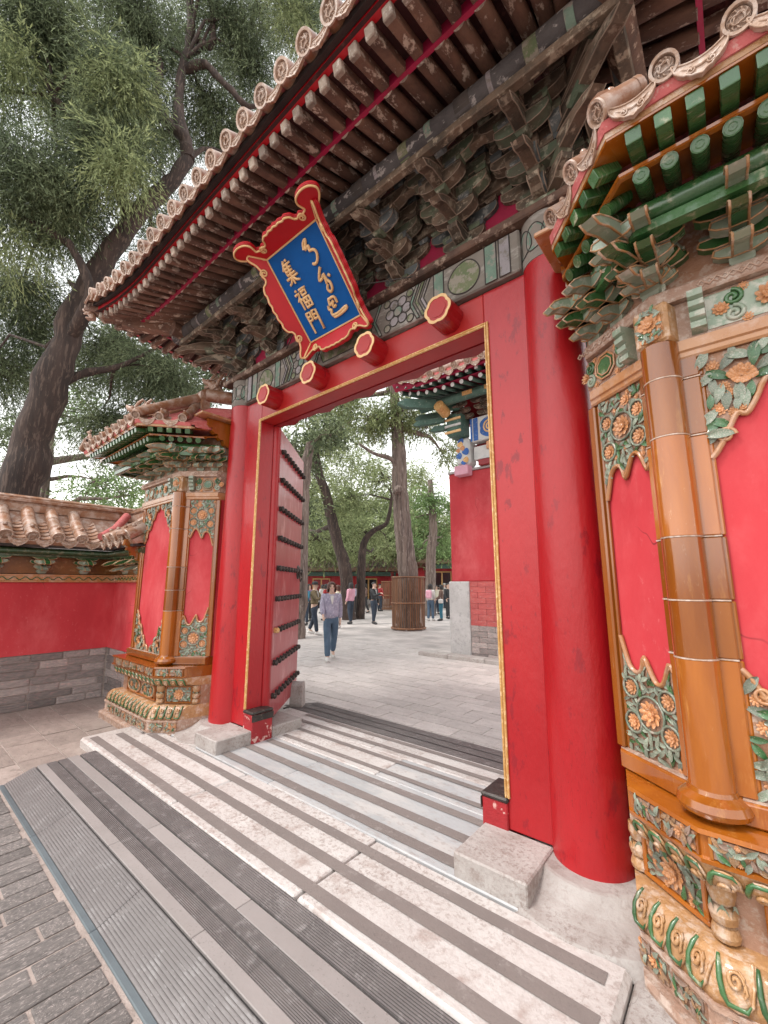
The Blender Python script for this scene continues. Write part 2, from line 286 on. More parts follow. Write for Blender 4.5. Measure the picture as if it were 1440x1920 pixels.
def smooth_poly(pts, n=4, closed=True):
    out = []; k = len(pts); rng = k if closed else k-1
    for i in range(rng):
        g = (lambda j: pts[j % k]) if closed else (lambda j: pts[min(max(j, 0), k-1)])
        p0, p1, p2, p3 = (Vector(g(i+d)) for d in (-1, 0, 1, 2))
        for t in range(n):
            t /= n; out.append(tuple(.5*((2*p1)+(p2-p0)*t+(2*p0-5*p1+4*p2-p3)*t*t+(3*p1-p0-3*p2+p3)*t**3)))
    if not closed: out.append(tuple(pts[-1]))
    return out
# ================================================================ shared roof pieces
XC = -2.614
def tile_end_mesh(r, L, name, knob=False, face='tile_face'):
    mb = MB()   # axis along +Y, disc at y=0 facing -Y
    A = RX(-math.pi/2)
    mb.lathe([(.001, .006), (r*.25, .005), (r*.45, .007), (r*.66, .006), (r*.72, .012), (r*.76, -.008), (r*.97, -.010), (r, 0), (r, L)], 22, 0, A, mis=[1]*7+[0])
    q_ = r/.075; rd = random.Random(int(r*1e4)); wv = [(.30*math.cos(t*.9)*(1+.4*math.sin(t*2.3)), .30*math.sin(t*.9)*(1+.4*math.cos(t*1.7))) for t in range(12)]
    mb.tube([(r*1.2*x, -.0005+.004*q_*math.cos(n*2.), r*1.2*z) for n, (x, z) in enumerate(smooth_poly([Vector(p) for p in wv], 2, closed=False))], .0048*q_, 5, 1)
    for k in range(9): a = k*.698+.2; mb.tube([(r*.36*math.cos(a), .003, r*.36*math.sin(a)), (r*.55*math.cos(a+.25), -.001, r*.55*math.sin(a+.25)), (r*.62*math.cos(a+.5), .003, r*.62*math.sin(a+.5))], [.003*q_, .0055*q_, .002*q_], 4, 1)
    mb.lathe([(r*1.04, L-.03), (r*1.04, L), (r*.5, L+.001)], 18, 0, A)
    if knob: mb.lathe([(r*.3, r*.9), (r*.32, r*1.2), (r*.2, r*1.42), (.001, r*1.48)], 10, 0, T(0, L*.55, 0))
    return mb.mesh(name, ['tile_glaze', face])
def drip_mesh(w, drop, L, name):
    mb = MB(); hw = w/2
    top = [(-hw+w*i/8, -.25*w*(1-((i-4)/4)**2)) for i in range(9)]
    bot = [(hw*1.0, -.06*w), (hw*.93, -.22*w), (hw*.80, -.36*w), (hw*.62, -.47*w), (hw*.5, -.50*w), (hw*.36, -.585*w), (hw*.18, -.61*w), (0, -.69*w)]; bot = bot+[(-x, y) for x, y in bot[-2::-1]]
    bot = [(x, y*drop) for x, y in bot]; top = [(x, y*drop*.9) for x, y in top]
    A = frame((0, 0, 0), (1, 0, 0), (0, .30, .954), (0, -.954, .30))
    mb.prism(top+bot, -.016, 0, 1, A, side=0)
    rim = [A @ V(x*.97, y*.975, .001) for x, y in top+bot]; mb.tube(rim+rim[:1], .022*w, 5, 1, True, None, False)
    mb.tube([A @ V(x, y, .0) for x, y in [(-hw*.66, -.25*w*drop), (-hw*.4, -.36*w*drop), (0, -.42*w*drop), (hw*.4, -.36*w*drop), (hw*.66, -.25*w*drop)]], [.01*w, .03*w, .036*w, .03*w, .01*w], 5, 1)
    for s in (-1, 1): mb.tube([A @ V(x, y, .002) for x, y in spiral(s*hw*.36, -.43*w*drop, .09*w, .02*w, math.pi/2, 1.3, 14, s)], .018*w, 5, 1)
    def tr(u, v): x = -hw+w*u; return (x, .01+v*L, -.22*w*(1-(2*u-1)**2)*drop*.9)
    mb.grid(tr, 8, 1, 0)
    return mb.mesh(name, ['tile_glaze', 'tile_face'])
def beast_mesh():
    mb = MB()   # open-jawed dragon head facing -Y, about 1 m tall before scaling
    mb.tube([(0, .42, 0), (0, .32, .2), (0, .2, .42), (0, .02, .56), (0, -.14, .6)], [.2, .24, .25, .23, .17], 12)
    mb.tube([(0, -.1, .63), (0, -.28, .66), (0, -.42, .76), (0, -.46, .84)], [.16, .13, .08, .03], 10)
    mb.tube([(0, -.08, .5), (0, -.24, .42), (0, -.36, .43)], [.12, .08, .05], 8)
    for s in (-1, 1):
        mb.tube([(s*.12, -.05, .72), (s*.17, .08, .88), (s*.12, .2, 1.02), (s*.06, .16, 1.1)], [.06, .07, .05, .02], 7)
        mb.lathe([(.001, .07), (.05, .05), (.07, 0), (.05, -.03)], 9, 0, T(s*.13, -.16, .7) @ RY(s*1.2))
        for k in range(5):
            a = k*.34; mb.tube([(s*.2, .12+.05*k, .3+.1*k), (s*.27, .24+.06*k, .38+.12*k), (s*.2, .36+.05*k, .48+.13*k), (s*.12, .32+.04*k, .56+.13*k)], [.05, .065, .05, .02], 6)
        for k in range(3): mb.tube([(s*.08, -.2-.08*k, .6), (s*.08, -.21-.08*k, .53)], [.025, .008], 5)
    for k in range(4): mb.tube([(0, .1+.1*k, .74+.02*k), (0, .2+.1*k, .88-.03*k), (0, .3+.1*k, .86-.1*k)], [.05, .06, .02], 6)
    mb.box(-.2, .2, -.1, .5, -.06, .08, 0, None, .03)
    return mb.mesh('ridge_beast', ['tile_glaze'])
def figure_mesh():
    mb = MB()   # small seated roof figure
    mb.tube([(0, .1, 0), (0, .08, .2), (0, 0, .4), (0, -.04, .56)], [.16, .17, .13, .08], 9)
    mb.tube([(0, -.02, .56), (0, -.1, .68), (0, -.22, .66)], [.1, .12, .05], 8)
    for s in (-1, 1):
        mb.tube([(s*.08, -.06, .36), (s*.1, -.16, .2), (s*.1, -.18, 0)], [.06, .05, .05], 6); mb.tube([(s*.05, 0, .74), (s*.07, .05, .86)], [.04, .015], 5)
    mb.tube([(0, .2, .05), (0, .3, .25), (0, .26, .45)], [.06, .07, .03], 6)
    mb.box(-.2, .2, -.24, .3, -.05, .04, 0, None, .02)
    return mb.mesh('ridge_figure', ['tile_glaze'])
BEAST = beast_mesh(); FIGURE = figure_mesh()
# ================================================================ the gate
gate = thing('palace_gate', 'tall red timber gate with open studded doors under a tiled hip roof', 'gate', (XC, 2.68, 0))
CX = [XC-1.85, XC+1.85]; CY = 2.68
def hull_col(z): t = (z-.1)/3.6; return .207-.035*t
for x in CX:
    mb = MB(); mb.lathe([(hull_col(.1+3.57*i/14), .1+3.57*i/14) for i in range(15)]+[(.02, 3.67)], 48)
    c = build(mb, 'column', 'red_paint', gate, T(x, CY, 0))
    mb = MB(); mb.lathe([(.174, 3.672), (.178, 3.70), (.178, 3.73), (.172, 3.74), (.172, 4.0), (.05, 4.0)], 40)
    pt = build(mb, 'painted_column_head', 'beam_grey', gate, T(x, CY, 0))
    for a in (-2.3, -1.75, -1.1, -.6):
        mb = MB(); pl = smooth_poly([(-.07, 3.80), (-.05, 3.90), (.01, 3.93), (.06, 3.88), (.07, 3.79), (.02, 3.75), (-.04, 3.745)], 3)
        vs_ = [(.1745*math.cos(a+u/.1745), .1745*math.sin(a+u/.1745), v) for u, v in pl]
        mb.add(vs_, [tuple(range(len(vs_)))]); 
        build(mb, 'painted_motif', 'faded_teal', pt, T(x, CY, 0))
        mb = MB(); mb.tube([(.1755*math.cos(a+u/.1755), .1755*math.sin(a+u/.1755), v) for u, v in pl+pl[:1]], .0035, 5); build(mb, 'painted_outline', 'ink_line', pt, T(x, CY, 0))
for s in (-1, 1):
    x0, x1 = sorted((XC+s*1.39, XC+s*1.80)); mb = MB(); mb.box(x0, x1, 2.60, 2.775, .12, 3.668, 0, None, .006); build(mb, 'door_jamb', 'red_paint', gate)
    xa, xb = sorted((XC+s*1.392, XC+s*1.424))
    for a, b, y in ((xa, xa+.013, 2.586), (xb-.013, xb, 2.586), (xa+.011, xb-.011, 2.593)):
        mb = MB(); mb.box(a, b, y, 2.602, .29, 3.424, 0, None, .004); build(mb, 'gold_moulding', 'gold_paint', gate)
mb = MB(); mb.box(XC-1.389, XC+1.389, 2.602, 2.773, 3.392, 3.667, 0, None, .006); build(mb, 'lintel', 'red_lintel', gate)
for a, b, y in ((3.394, 3.407, 2.586), (3.411, 3.424, 2.586), (3.403, 3.415, 2.593)):
    mb = MB(); mb.box(XC-1.392, XC+1.392, y, 2.604, a, b, 0, None, .004); build(mb, 'gold_moulding', 'gold_paint', gate)
# underside beam that holds the door pivots, its back edge cut in scallops
pl = [(-1.45, 2.778), (1.45, 2.778)]
for i in range(40, -1, -1):
    u = i/40; xx = -1.45+2.9*u; pl.append((xx, 2.84+.045*abs(math.sin(u*math.pi*5))+.02*math.cos(u*math.pi*20)))
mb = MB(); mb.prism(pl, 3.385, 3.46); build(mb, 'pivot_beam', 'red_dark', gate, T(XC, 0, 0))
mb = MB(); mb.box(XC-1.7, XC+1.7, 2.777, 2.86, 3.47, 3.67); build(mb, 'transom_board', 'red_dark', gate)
for rx in (-1.11, -.37, .37, 1.11):
    mb = MB(); r = .112; pts = []
    for k in range(36):
        a = math.pi/18*k; q = r*(1+.045*math.cos(6*a)-.018*math.cos(12*a)); pts.append((q*math.cos(a), q*math.sin(a)))
    A = frame((XC+rx, 2.605, 3.572), (1, 0, 0), (0, 0, 1), (0, -1, 0))
    mb.prism(pts, 0, .185, 0, A); peg = build(mb, 'door_peg', 'red_paint', gate)
    mb = MB(); inner = [(p[0]*.8, p[1]*.8) for p in pts]; n = len(pts)
    mb.add([(p[0], p[1], .1855) for p in pts]+[(p[0], p[1], .1905) for p in pts]+[(p[0], p[1], .1905) for p in inner]+[(p[0], p[1], .184) for p in inner],
           [(i, (i+1) % n, n+(i+1) % n, n+i) for i in range(n)]+[(n+i, n+(i+1) % n, 2*n+(i+1) % n, 2*n+i) for i in range(n)]+[(2*n+i, 2*n+(i+1) % n, 3*n+(i+1) % n, 3*n+i) for i in range(n)], 0, False, A)
    build(mb, 'gold_rim', 'gold_edge', peg)
    mb = MB(); mb.prism(inner, .18, .1865, 0, A); mb.prism([(p[0]*.6, p[1]*.6) for p in pts], .1865, .19, 0, A); build(mb, 'peg_face', 'red_lintel', peg)
# stone and timber at the foot of each jamb
for s in (-1, 1):
    mb = MB(); x0, x1 = sorted((XC+s*1.255, XC+s*1.665)); mb.box(x0, x1, 2.21, 2.597, -.05, .12, 0, None, .008); build(mb, 'stone_block', 'stone_block', gate)
    mb = MB(); mb.box(x0, x1, 2.83, 3.22, -.05, .10, 0, None, .01); build(mb, 'stone_block', 'stone_block', gate)
    x0, x1 = sorted((XC+s*1.245, XC+s*1.41)); mb = MB(); mb.box(x0, x1, 2.58, 2.82, -.02, .265, 0, None, .006); sb = build(mb, 'threshold_socket', 'red_worn', gate)
    mb = MB(); mb.box(x0-.006, x1+.006, 2.573, 2.827, .262, .292, 0, None, .01); mb.box(x0-.006 if s > 0 else x1, x0 if s > 0 else x1+.006, 2.573, 2.827, .2, .262); build(mb, 'iron_cap', 'black_iron', sb)
    mb = MB(); mb.lathe([(.02, .1), (.285, .1), (.30, .096), (.325, .072), (.37, .042), (.44, .018), (.52, .006), (.56, -.05)], 48, 0, T(XC+s*1.85, CY, .004)); build(mb, 'column_plinth', 'stone_block', gate)
# door leaves
STUD = MB().lathe([(.036, 0), (.036, .02), (.031, .028), (.037, .042), (.034, .062), (.02, .076), (.001, .08)], 12).mesh('door_stud', ['black_iron'])
STUD_G = MB().lathe([(.036, 0), (.036, .02), (.031, .028), (.037, .042), (.034, .062), (.02, .076), (.001, .08)], 12).mesh('door_stud', ['gold_paint'])
th = R(39.4)
for s in (-1, 1):
    dl = V(s*math.sin(th), math.cos(th), 0); nl = V(-s*math.cos(th), math.sin(th), 0)
    Fm = frame((XC+s*1.386, 2.875, 0), dl, (0, 0, 1), nl)
    mb = MB(); mb.box(.0, 1.36, .11, 3.375, -.085, 0, 0, Fm, .006); leaf = build(mb, 'door_leaf', 'door_red', gate)
    mb = MB(); mb.tube([Fm @ V(-.03, .10, -.045), Fm @ V(-.03, 3.38, -.045)], .05, 16); build(mb, 'hinge_stile', 'red_paint', leaf)
    for i in range(9):
        for j in range(9):
            put('door_stud', STUD_G if (i == 2 and j == 0) else STUD, leaf, Fm @ T(.075+.15*j, .355+.345*i, .0005) @ SC(.86, .86, .72))
    mb = MB(); mb.lathe([(.001, .035), (.06, .03), (.09, .012), (.1, 0)], 16, 0, Fm @ T(1.2, 1.72, .001)); mb.tube([Fm @ V(1.2+.06*math.cos(a), 1.66+.07*math.sin(a), .045) for a in [k*.4 for k in range(16)]], .009, 6)
    build(mb, 'door_knocker', 'black_iron', leaf)
    pl = smooth_poly([(.0, 0), (.0, .2), (.03, .29), (.12, .31), (.17, .26), (.2, .12), (.22, 0)], 3)
    mb = MB(); mb.prism(pl, -.10, .06, 0, Fm @ T(1.02, -.03, .09)); build(mb, 'door_stop_stone', 'stone_block', gate)
# painted beam and its worn pattern
mb = MB(); mb.box(-1.70, 1.70, 2.55, 2.80, 3.675, 3.998, 0, None, .012); beam = build(mb, 'painted_beam', 'beam_grey', gate, T(XC, 0, 0))
BF = frame((XC, 2.55, 3.675), (1, 0, 0), (0, 0, 1), (0, -1, 0))
def plate(pl, m, line=True, d=.003):
    mb = MB(); mb.prism(pl, 0, d, 0, BF); p = build(mb, 'painted_motif', m, beam)
    if line: mb = MB(); mb.tube([BF @ V(u, v, d) for u, v in list(pl)+[pl[0]]], .005, 5); build(mb, 'painted_outline', 'ink_line', beam)
for s in (-1, 1):
    q = lambda L: [(s*u, v) for u, v in L]
    plate(q([(1.55, .01), (1.63, .01), (1.63, .31), (1.55, .31)]), 'faded_lilac'); plate(q([(1.44, .01), (1.53, .01), (1.53, .31), (1.44, .31)]), 'faded_teal')
    plate(q(smooth_poly([(1.40, .16), (1.36, .25), (1.30, .29), (1.23, .28), (1.17, .24), (1.13, .16), (1.16, .08), (1.22, .04), (1.30, .03), (1.37, .07)], 4)), 'faded_green')
    plate(q([(1.0, .01), (1.09, .01), (1.09, .31), (1.0, .31)]), 'faded_teal')
    for k in range(3): plate(q([(.97-.055*k, .01), (.94-.055*k, .01), (.87-.055*k, .16), (.94-.055*k, .31), (.97-.055*k, .31), (.90-.055*k, .16)]), ('faded_lilac', 'faded_green', 'faded_teal')[k])
    for k in range(7):
        a = k*math.pi/3; cx, cy = (.64, .16) if k == 6 else (.64+.088*math.cos(a), .16+.088*math.sin(a))
        plate(q(smooth_poly([(cx+.045*math.cos(t), cy+.045*math.sin(t)) for t in [j_*math.pi/3+a for j_ in range(6)]], 3)), 'faded_teal' if k == 6 else 'faded_lilac', True, .003 if k < 6 else .005)
    for cx, cy in ((.52, .045), (.52, .275), (.765, .045), (.765, .275)): plate(q(arc(cx, cy, .035, 0, 5.9, 10)), 'faded_green')
    plate(q([(.46, .01), (.43, .01), (.36, .16), (.43, .31), (.46, .31), (.39, .16)]), 'faded_teal')
plate([(-.3, .03), (.3, .03), (.36, .16), (.3, .29), (-.3, .29), (-.36, .16)], 'faded_green')
mb = MB(); mb.box(-2.12, 2.12, 2.49, 2.87, 4.002, 4.068, 0, None, .01); build(mb, 'bracket_plate', 'old_wood', gate, T(XC, 0, 0))
mb = MB(); mb.box(-1.86, 1.86, 2.66, 2.70, 4.07, 4.98); build(mb, 'infill_board', 'magenta_board', gate, T(XC, 0, 0))
# bracket sets
def arm_mesh(L, h, w, name, wm='bracket_wood'):
    hl = L/2; pl = [(-hl, h), (hl, h), (hl, h*.55), (hl-.02, h*.3), (hl-.06, h*.1), (hl-.11, 0), (-hl+.11, 0), (-hl+.06, h*.1), (-hl+.02, h*.3), (-hl, h*.55)]
    A = frame((0, 0, 0), (1, 0, 0), (0, 0, 1), (0, -1, 0)); mb = MB(); mb.prism(pl, -w/2, w/2, 0, A)
    for e in (-w/2, w/2): mb.tube([A @ V(u, v, e) for u, v in pl+pl[:1]], .0045, 4, 1)
    return mb.mesh(name, [wm, 'worn_edge'])
def block_mesh(a, h, name, m):
    mb = MB(); b = a*.68; z = (0, h*.45, h)
    r = [(b/2, 0), (a/2, h*.45), (a/2, h)]
    vs_ = [(sx*q, sy*q, zz) for q, zz in r for sx, sy in ((-1,-1),(1,-1),(1,1),(-1,1))]
    fs = [(3,2,1,0), (8,9,10,11)]+[(i*4+j, i*4+(j+1) % 4, i*4+4+(j+1) % 4, i*4+4+j) for i in range(2) for j in range(4)]
    mb.add(vs_, fs); return mb.mesh(name, [m])
def beak_mesh(L, h, w, name, beak=True, wm='bracket_wood'):
    if beak: pl = [(.08, 0), (.08, h), (-L+.14, h), (-L+.06, h*.72), (-L-.03, h*.30), (-L-.10, -.22*h), (-L-.05, -.34*h), (-L+.02, -.02*h), (-L+.12, 0)]
    else: pl = [(.08, 0), (.08, h), (-L, h), (-L-.03, h*.8), (-L-.02, h*.5), (-L+.03, h*.35), (-L+.05, h*.1), (-L+.1, 0)]
    A = frame((0, 0, 0), (0, 1, 0), (0, 0, 1), (1, 0, 0)); mb = MB(); mb.prism(pl, -w/2, w/2, 0, A)
    for e in (-w/2, w/2): mb.tube([A @ V(u, v, e) for u, v in pl+pl[:1]], .0045, 4, 1)
    return mb.mesh(name, [wm, 'worn_edge'])
ARS = {L: [arm_mesh(L, .10, .075, 'bracket_arm', q) for q in ('bracket_wood', 'bracket_green', 'bracket_blue', 'bracket_wood')] for L in (.36, .50, .58)}; AR = {L: ARS[L][0] for L in ARS}
BK = [block_mesh(.092, .060, 'bearing_block', m) for m in ('bracket_wood', 'bracket_green', 'bracket_blue')]
BASE = block_mesh(.2, .11, 'base_block', 'bracket_green')
BEAK = [beak_mesh(.20+.18*k, .105, .075, 'beak_arm', k > 0) for k in range(3)]+[beak_mesh(.62, .11, .07, 'nose_arm', False)]
ST = .137; Z0 = 4.07
rg = random.Random(4)
def bracket_set(x, corner=0):
    o = thing('x', '', ''); o.name = 'bracket_set'
    for k in ('label', 'category'): del o[k]
    o.parent = gate; W[o] = T(x, CY, Z0); o.matrix_basis = W[gate].inverted() @ W[o]
    P = lambda n, me, dx, dy, dz, rz=0.: put(n, me, o, W[o] @ T(dx, dy, dz) @ RZ(rz) @ SC(1, 1, rg.uniform(.97, 1.03)))
    P('base_block', BASE, 0, 0, .0)
    dirs = [0.] + ([-math.pi/2*corner*-1, math.pi/4*corner] if corner else [])
    for rz in dirs:
        dd = rz != 0 and abs(abs(rz)-math.pi/4) < .01
        M0 = W[o] @ RZ(rz) @ (SC(1, 1.38, 1) if dd else Matrix.Identity(4))
        def Q(n, me, dx, dy, dz, r2=0.): put(n, me, o, M0 @ T(dx, dy, dz) @ RZ(r2) @ SC(1, 1, rg.uniform(.97, 1.03)))
        for k in range(4): Q('beak_arm' if k < 3 else 'nose_arm', BEAK[k], 0, 0, .10+ST*k)
        for k in range(3): Q('bearing_block', BK[1], 0, -.18*(k+1)+.01, .10+ST*k+.108)
        if dd: continue
        for tier, y, L in ((0, -.02, .36), (1, -.02, .58), (1, -.18, .36), (2, -.02, .58), (2, -.18, .58), (2, -.36, .36), (3, -.18, .58), (3, -.36, .58), (3, -.54, .50)):
            Q('bracket_arm', rg.choice(ARS[L]), 0, y, .102+ST*tier)
            for e in ((-1, 1) if L < .4 else (-1, -.42, .42, 1)): Q('bearing_block', rg.choice(BK), e*(L/2-.045), y, .102+ST*tier+(.099 if abs(e) == 1 else -.052))
    return o
for i in range(7):
    bracket_set(XC-1.85+i*.6167, -1 if i == 0 else (1 if i == 6 else 0))
# purlins on the bracket noses
def eave_t(rel): t = min(max((abs(rel)-1.75)/1.5, 0), 1); return t*t
def dz_of(rel): return .20*eave_t(rel)
# ---------------------------------------------------------------- gate roof: everything hangs on the distance d in from the eave
HWX, HWY = 3.22, 1.38                    # half sizes of the eave rectangle about (XC, CY)
def rise2(rel, ry):                      # lift toward the corners
    a = min(max((abs(rel)-(HWX-1.5))/1.5, 0), 1); b = min(max((abs(ry)-(HWY-1.38))/1.38, 0), 1)
    return .21*(a*b)**2
def lerp_tab(tab, d):
    if d <= tab[0][0]: return tab[0][1]
    for (a, va), (b, vb) in zip(tab, tab[1:]):
        if d <= b: return va+(vb-va)*(d-a)/(b-a)
    return tab[-1][1]
TOPZ = [(0, 4.825), (.4, 5.0), (.8, 5.24), (1.2, 5.56), (1.38, 5.74)]
BOTZ = [(0, 4.712), (.1, 4.722), (.45, 4.815), (.80, 4.905), (1.2, 5.06), (1.38, 5.13)]
def roofz(rel, ry, tab):
    d = min(HWX-abs(rel), HWY-abs(ry)); return lerp_tab(tab, max(d, 0))+rise2(rel, ry)
def flare(rel, ry):                      # plan flare of the corners
    k = .075*(rise2(rel, ry)/.21); return rel+math.copysign(k, rel), ry+math.copysign(k, ry)
def hf(tab, name, m, NX=66, NY=28, inset=0.):
    mb = MB()
    def fn(u, v):
        rel = (-1+2*u)*(HWX-inset); ry = (-1+2*v)*(HWY-inset); a, b = flare(rel, ry); return (XC+a, CY+b, roofz(rel, ry, tab))
    mb.grid(fn, NX, NY); return build(mb, name, m, gate)
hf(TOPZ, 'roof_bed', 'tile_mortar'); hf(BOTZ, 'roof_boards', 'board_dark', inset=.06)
def RP(rel, ry, tab, dz=0.): a, b = flare(rel, ry); return V(XC+a, CY+b, roofz(rel, ry, tab)+dz)
def diag(rel, ry, s): return (s*(HWX-HWY-ry), -(abs(rel)-(HWX-HWY)))   # reflect about the hip line so the side eaves repeat the front
RFT = MB().tube([(0, 0, 0), (0, .5, 0), (0, 1, 0)], [.046, .048, .048], 14, 0, capmi=1).mesh('rafter', ['rafter_wood', 'rafter_end'])
FLY = MB().box(-.032, .032, 0, 1, -.036, .036, 0, None, .005)
FLY = FLY.mesh('flying_rafter', ['rafter_wood'])
FLYE = MB().box(-.0335, .0335, -.012, .03, -.0375, .0375, 0, None, .006).mesh('rafter_tip', ['rafter_end'])
def beam_at(me, p, q, name, tip=None):
    p, q = Vector(p), Vector(q); d = q-p; y = d.normalized(); x = y.cross(V(0, 0, 1)).normalized(); z = x.cross(y)
    o = put(name, me, gate, frame(p, x, y*d.length, z))
    if tip: put('rafter_tip', tip, o, frame(p, x, y, z))
def lay_rafters(mapf, rels):
    for rel in rels:
        ar = abs(rel); s = 1 if rel > 0 else -1
        for kind in (0, 1):
            dend = .43 if kind == 0 else .115
            lim = HWX-dend-.02
            if ar > lim: continue
            endp = mapf(rel, -(HWY-dend))
            if ar <= 1.9: sr, sy = rel, -(HWY-1.15)
            else:
                f = (ar-1.9)/(3.2-1.9); hr = 1.95+f*(.75 if kind == 0 else .95); sr = s*hr; sy = -(HWY-(HWX-hr))-.02
            sy = min(sy, -.2) if kind == 0 else (-(HWY-.62) if ar <= 1.9 else sy)
            if sy < -(HWY-dend)+.12: continue
            sp = mapf(sr, sy)
            off = -.052 if kind == 0 else -.041
            p = RP(*endp, BOTZ, off+(-.012 if kind == 0 else 0)); q = RP(*sp, BOTZ, off)
            beam_at(RFT if kind == 0 else FLY, p, q, 'rafter' if kind == 0 else 'flying_rafter', None if kind == 0 else FLYE)
n = 48; rels = [-3.18+6.36*i/n for i in range(n+1)]
lay_rafters(lambda r, y: (r, y), rels)
for s in (-1, 1): lay_rafters(lambda r, y, s=s: diag(r, y, s), [s*(1.0+2.2*i/16) for i in range(17)])
# eave boards: red fascia on the flying tips and the inner red batten
def eave_path(d, side):
    out = []
    for i in range(41):
        u = -1+i/20
        if side == 0: out.append((u*(HWX-d), -(HWY-d)))
        else: out.append((side*(HWX-d), u*(HWY-d)))
    return out
def ribbon(path, z0, z1, th_, name, m, inward):
    mb = MB(); vs_ = []
    for k, (r, y) in enumerate(path):
        a = RP(r, y, BOTZ, 0); i = V(inward[0], inward[1], 0)*th_
        for p, z in ((a, z0), (a, z1), (a+i, z1), (a+i, z0)): vs_.append((p.x, p.y, p.z+z))
    n = len(path); mb.add(vs_, [(4*k+j, 4*k+(j+1) % 4, 4*k+4+(j+1) % 4, 4*k+4+j) for k in range(n-1) for j in range(4)])
    mb.add(vs_, [(0, 1, 2, 3), (4*n-1, 4*n-2, 4*n-3, 4*n-4)]); build(mb, name, m, gate)
for side, inw in ((0, (0, 1)), (-1, (1, 0)), (1, (-1, 0))):
    ribbon(eave_path(.085, side), .003, .10, .04, 'eave_fascia', 'plaque_red', inw)
    ribbon(eave_path(.045, side), .07, .125, .035, 'tile_batten', 'dark_wood', inw)
    ribbon(eave_path(.415, side), -.085, .0, .03, 'inner_batten', 'magenta_board', inw)
# purlins
pz = 4.655
for y, L in ((2.10, 2.62),):
    mb = MB(); mb.tube([(XC-L, y, pz+.02), (XC-1.6, y, pz), (XC+1.6, y, pz), (XC+L, y, pz+.02)], .078, 18); build(mb, 'purlin', 'purlin_paint', gate)
    mb = MB(); mb.box(XC-2.5, XC+2.5, y-.03, y+.03, pz-.13, pz-.07, 0, None, .006); build(mb, 'purlin_board', 'bracket_wood', gate)
    for k in range(22):
        xx = XC-2.45+.233*k; wd = (.05, .11, .03, .08)[k % 4]; mb = MB(); mb.tube([(xx, y, pz+.004), (xx+wd, y, pz+.004)], .0815, 16); build(mb, 'painted_band', ('faded_teal', 'ink_line', 'faded_lilac', 'faded_green')[k % 4], gate)
    for yy, z0, z1 in ((2.50, 4.585, 4.69), (2.32, 4.60, 4.72), (2.62, 4.45, 4.98)): mb = MB(); mb.box(XC-1.95, XC+1.95, yy-.03, yy+.03, z0, z1, 0, None, .006); build(mb, 'tie_board', 'bracket_wood', gate)
for s in (-1, 1):
    mb = MB(); x = XC+s*2.43; mb.tube([(x, 1.95, pz+.02), (x, 2.68, pz), (x, 3.4, pz+.02)], .088, 18); build(mb, 'purlin', 'old_wood', gate)
    mb = MB(); mb.box(x-.035, x+.035, 2.14, 3.2, pz-.17, pz-.08, 0, None, .006); build(mb, 'purlin_board', 'bracket_wood', gate)
    # hip beam, two layers, running out under the corner
    d = V(s, -1, 0).normalized(); q = V(s*1, 1, 0).normalized()
    for (t0, t1, zlo0, zlo1, hh, ww) in ((.0, 1.55, 4.70, 4.66, .12, .12), (.5, 2.02, 4.80, 4.765, .13, .11)):
        mb = MB(); A = frame((XC+s*1.85, 2.68, 0), d, (0, 0, 1), d.cross(V(0, 0, 1)))
        lift = lambda t: .13*max(0, (t-.9)/1.1)**2
        pl = [(t0+(t1-t0)*i/10, zlo0+(zlo1-zlo0)*i/10+lift(t0+(t1-t0)*i/10)) for i in range(11)]
        pl = pl+[(p[0]-.01, p[1]+hh) for p in pl[::-1]]
        mb.prism(pl, -ww/2, ww/2, 0, A); build(mb, 'hip_beam', 'rafter_wood', gate)
    mb = MB(); tip = A @ V(2.04, 4.91, 0)
    put('corner_beast', BEAST, gate, frame(A @ V(1.99, 4.81, 0), d.cross(V(0, 0, 1))*.16, -d*.16, V(0, 0, .16)))
# tiles
TE = tile_end_mesh(.072, .22, 'tile_end'); DR = drip_mesh(.2, .75, .30, 'drip_tile')
def tile_row(rel, side):
    s = side
    def pt(d, dz=0.):
        if side == 0: return RP(rel, -(HWY-d), TOPZ, dz)
        return RP(side*(HWX-d), rel, TOPZ, dz)
    dm = min(HWY-.04, HWX-abs(rel)-.05) if side == 0 else HWY-abs(rel)-.05
    if dm < .12: return
    p = pt(-.0, .045); q = pt(.2, .045); y = (q-p).normalized(); x = y.cross(V(0, 0, 1)).normalized(); z = x.cross(y)
    p0 = p-y*.035
    put('tile_end', TE, gate, frame(p0, x, y, z))
    ds = [.19+(dm-.19)*i/6 for i in range(7)] if dm > .3 else [.19, max(dm, .22)]
    mb = MB(); mb.tube([pt(d, .04) for d in ds], .069, 10); build(mb, 'tile_row', 'tile_glaze', gate)
def drip(rel, side):
    def pt(d, dz=0.):
        if side == 0: return RP(rel, -(HWY-d), TOPZ, dz)
        return RP(side*(HWX-d), rel, TOPZ, dz)
    p = pt(0, .03); q = pt(.25, .03); y = (q-p).normalized(); x = y.cross(V(0, 0, 1)).normalized(); z = x.cross(y)
    put('drip_tile', DR, gate, frame(p-y*.02, x, y, z))
sp = .2275
for i in range(-14, 15): tile_row(i*sp, 0)
for i in range(-14, 14): drip((i+.5)*sp, 0)
for s in (-1, 1):
    for i in range(-6, 7): tile_row(i*.22, s)
    for i in range(-6, 6): drip((i+.5)*.22, s)
    mb = MB(); mb.tube([RP(s*(HWX-d), -(HWY-d), TOPZ, .08) for d in (.08, .3, .6, .9, 1.2, 1.38)], .09, 10); build(mb, 'hip_ridge', 'tile_glaze', gate)
    for k, d in enumerate((.12, .28)):
        pp = RP(s*(HWX-d), -(HWY-d), TOPZ, .15); put('ridge_figure', FIGURE, gate, frame(pp, V(.16*.7, .16*.7*s, 0)*1.0, V(-s*.7, .7, 0)*.16, V(0, 0, .2)))
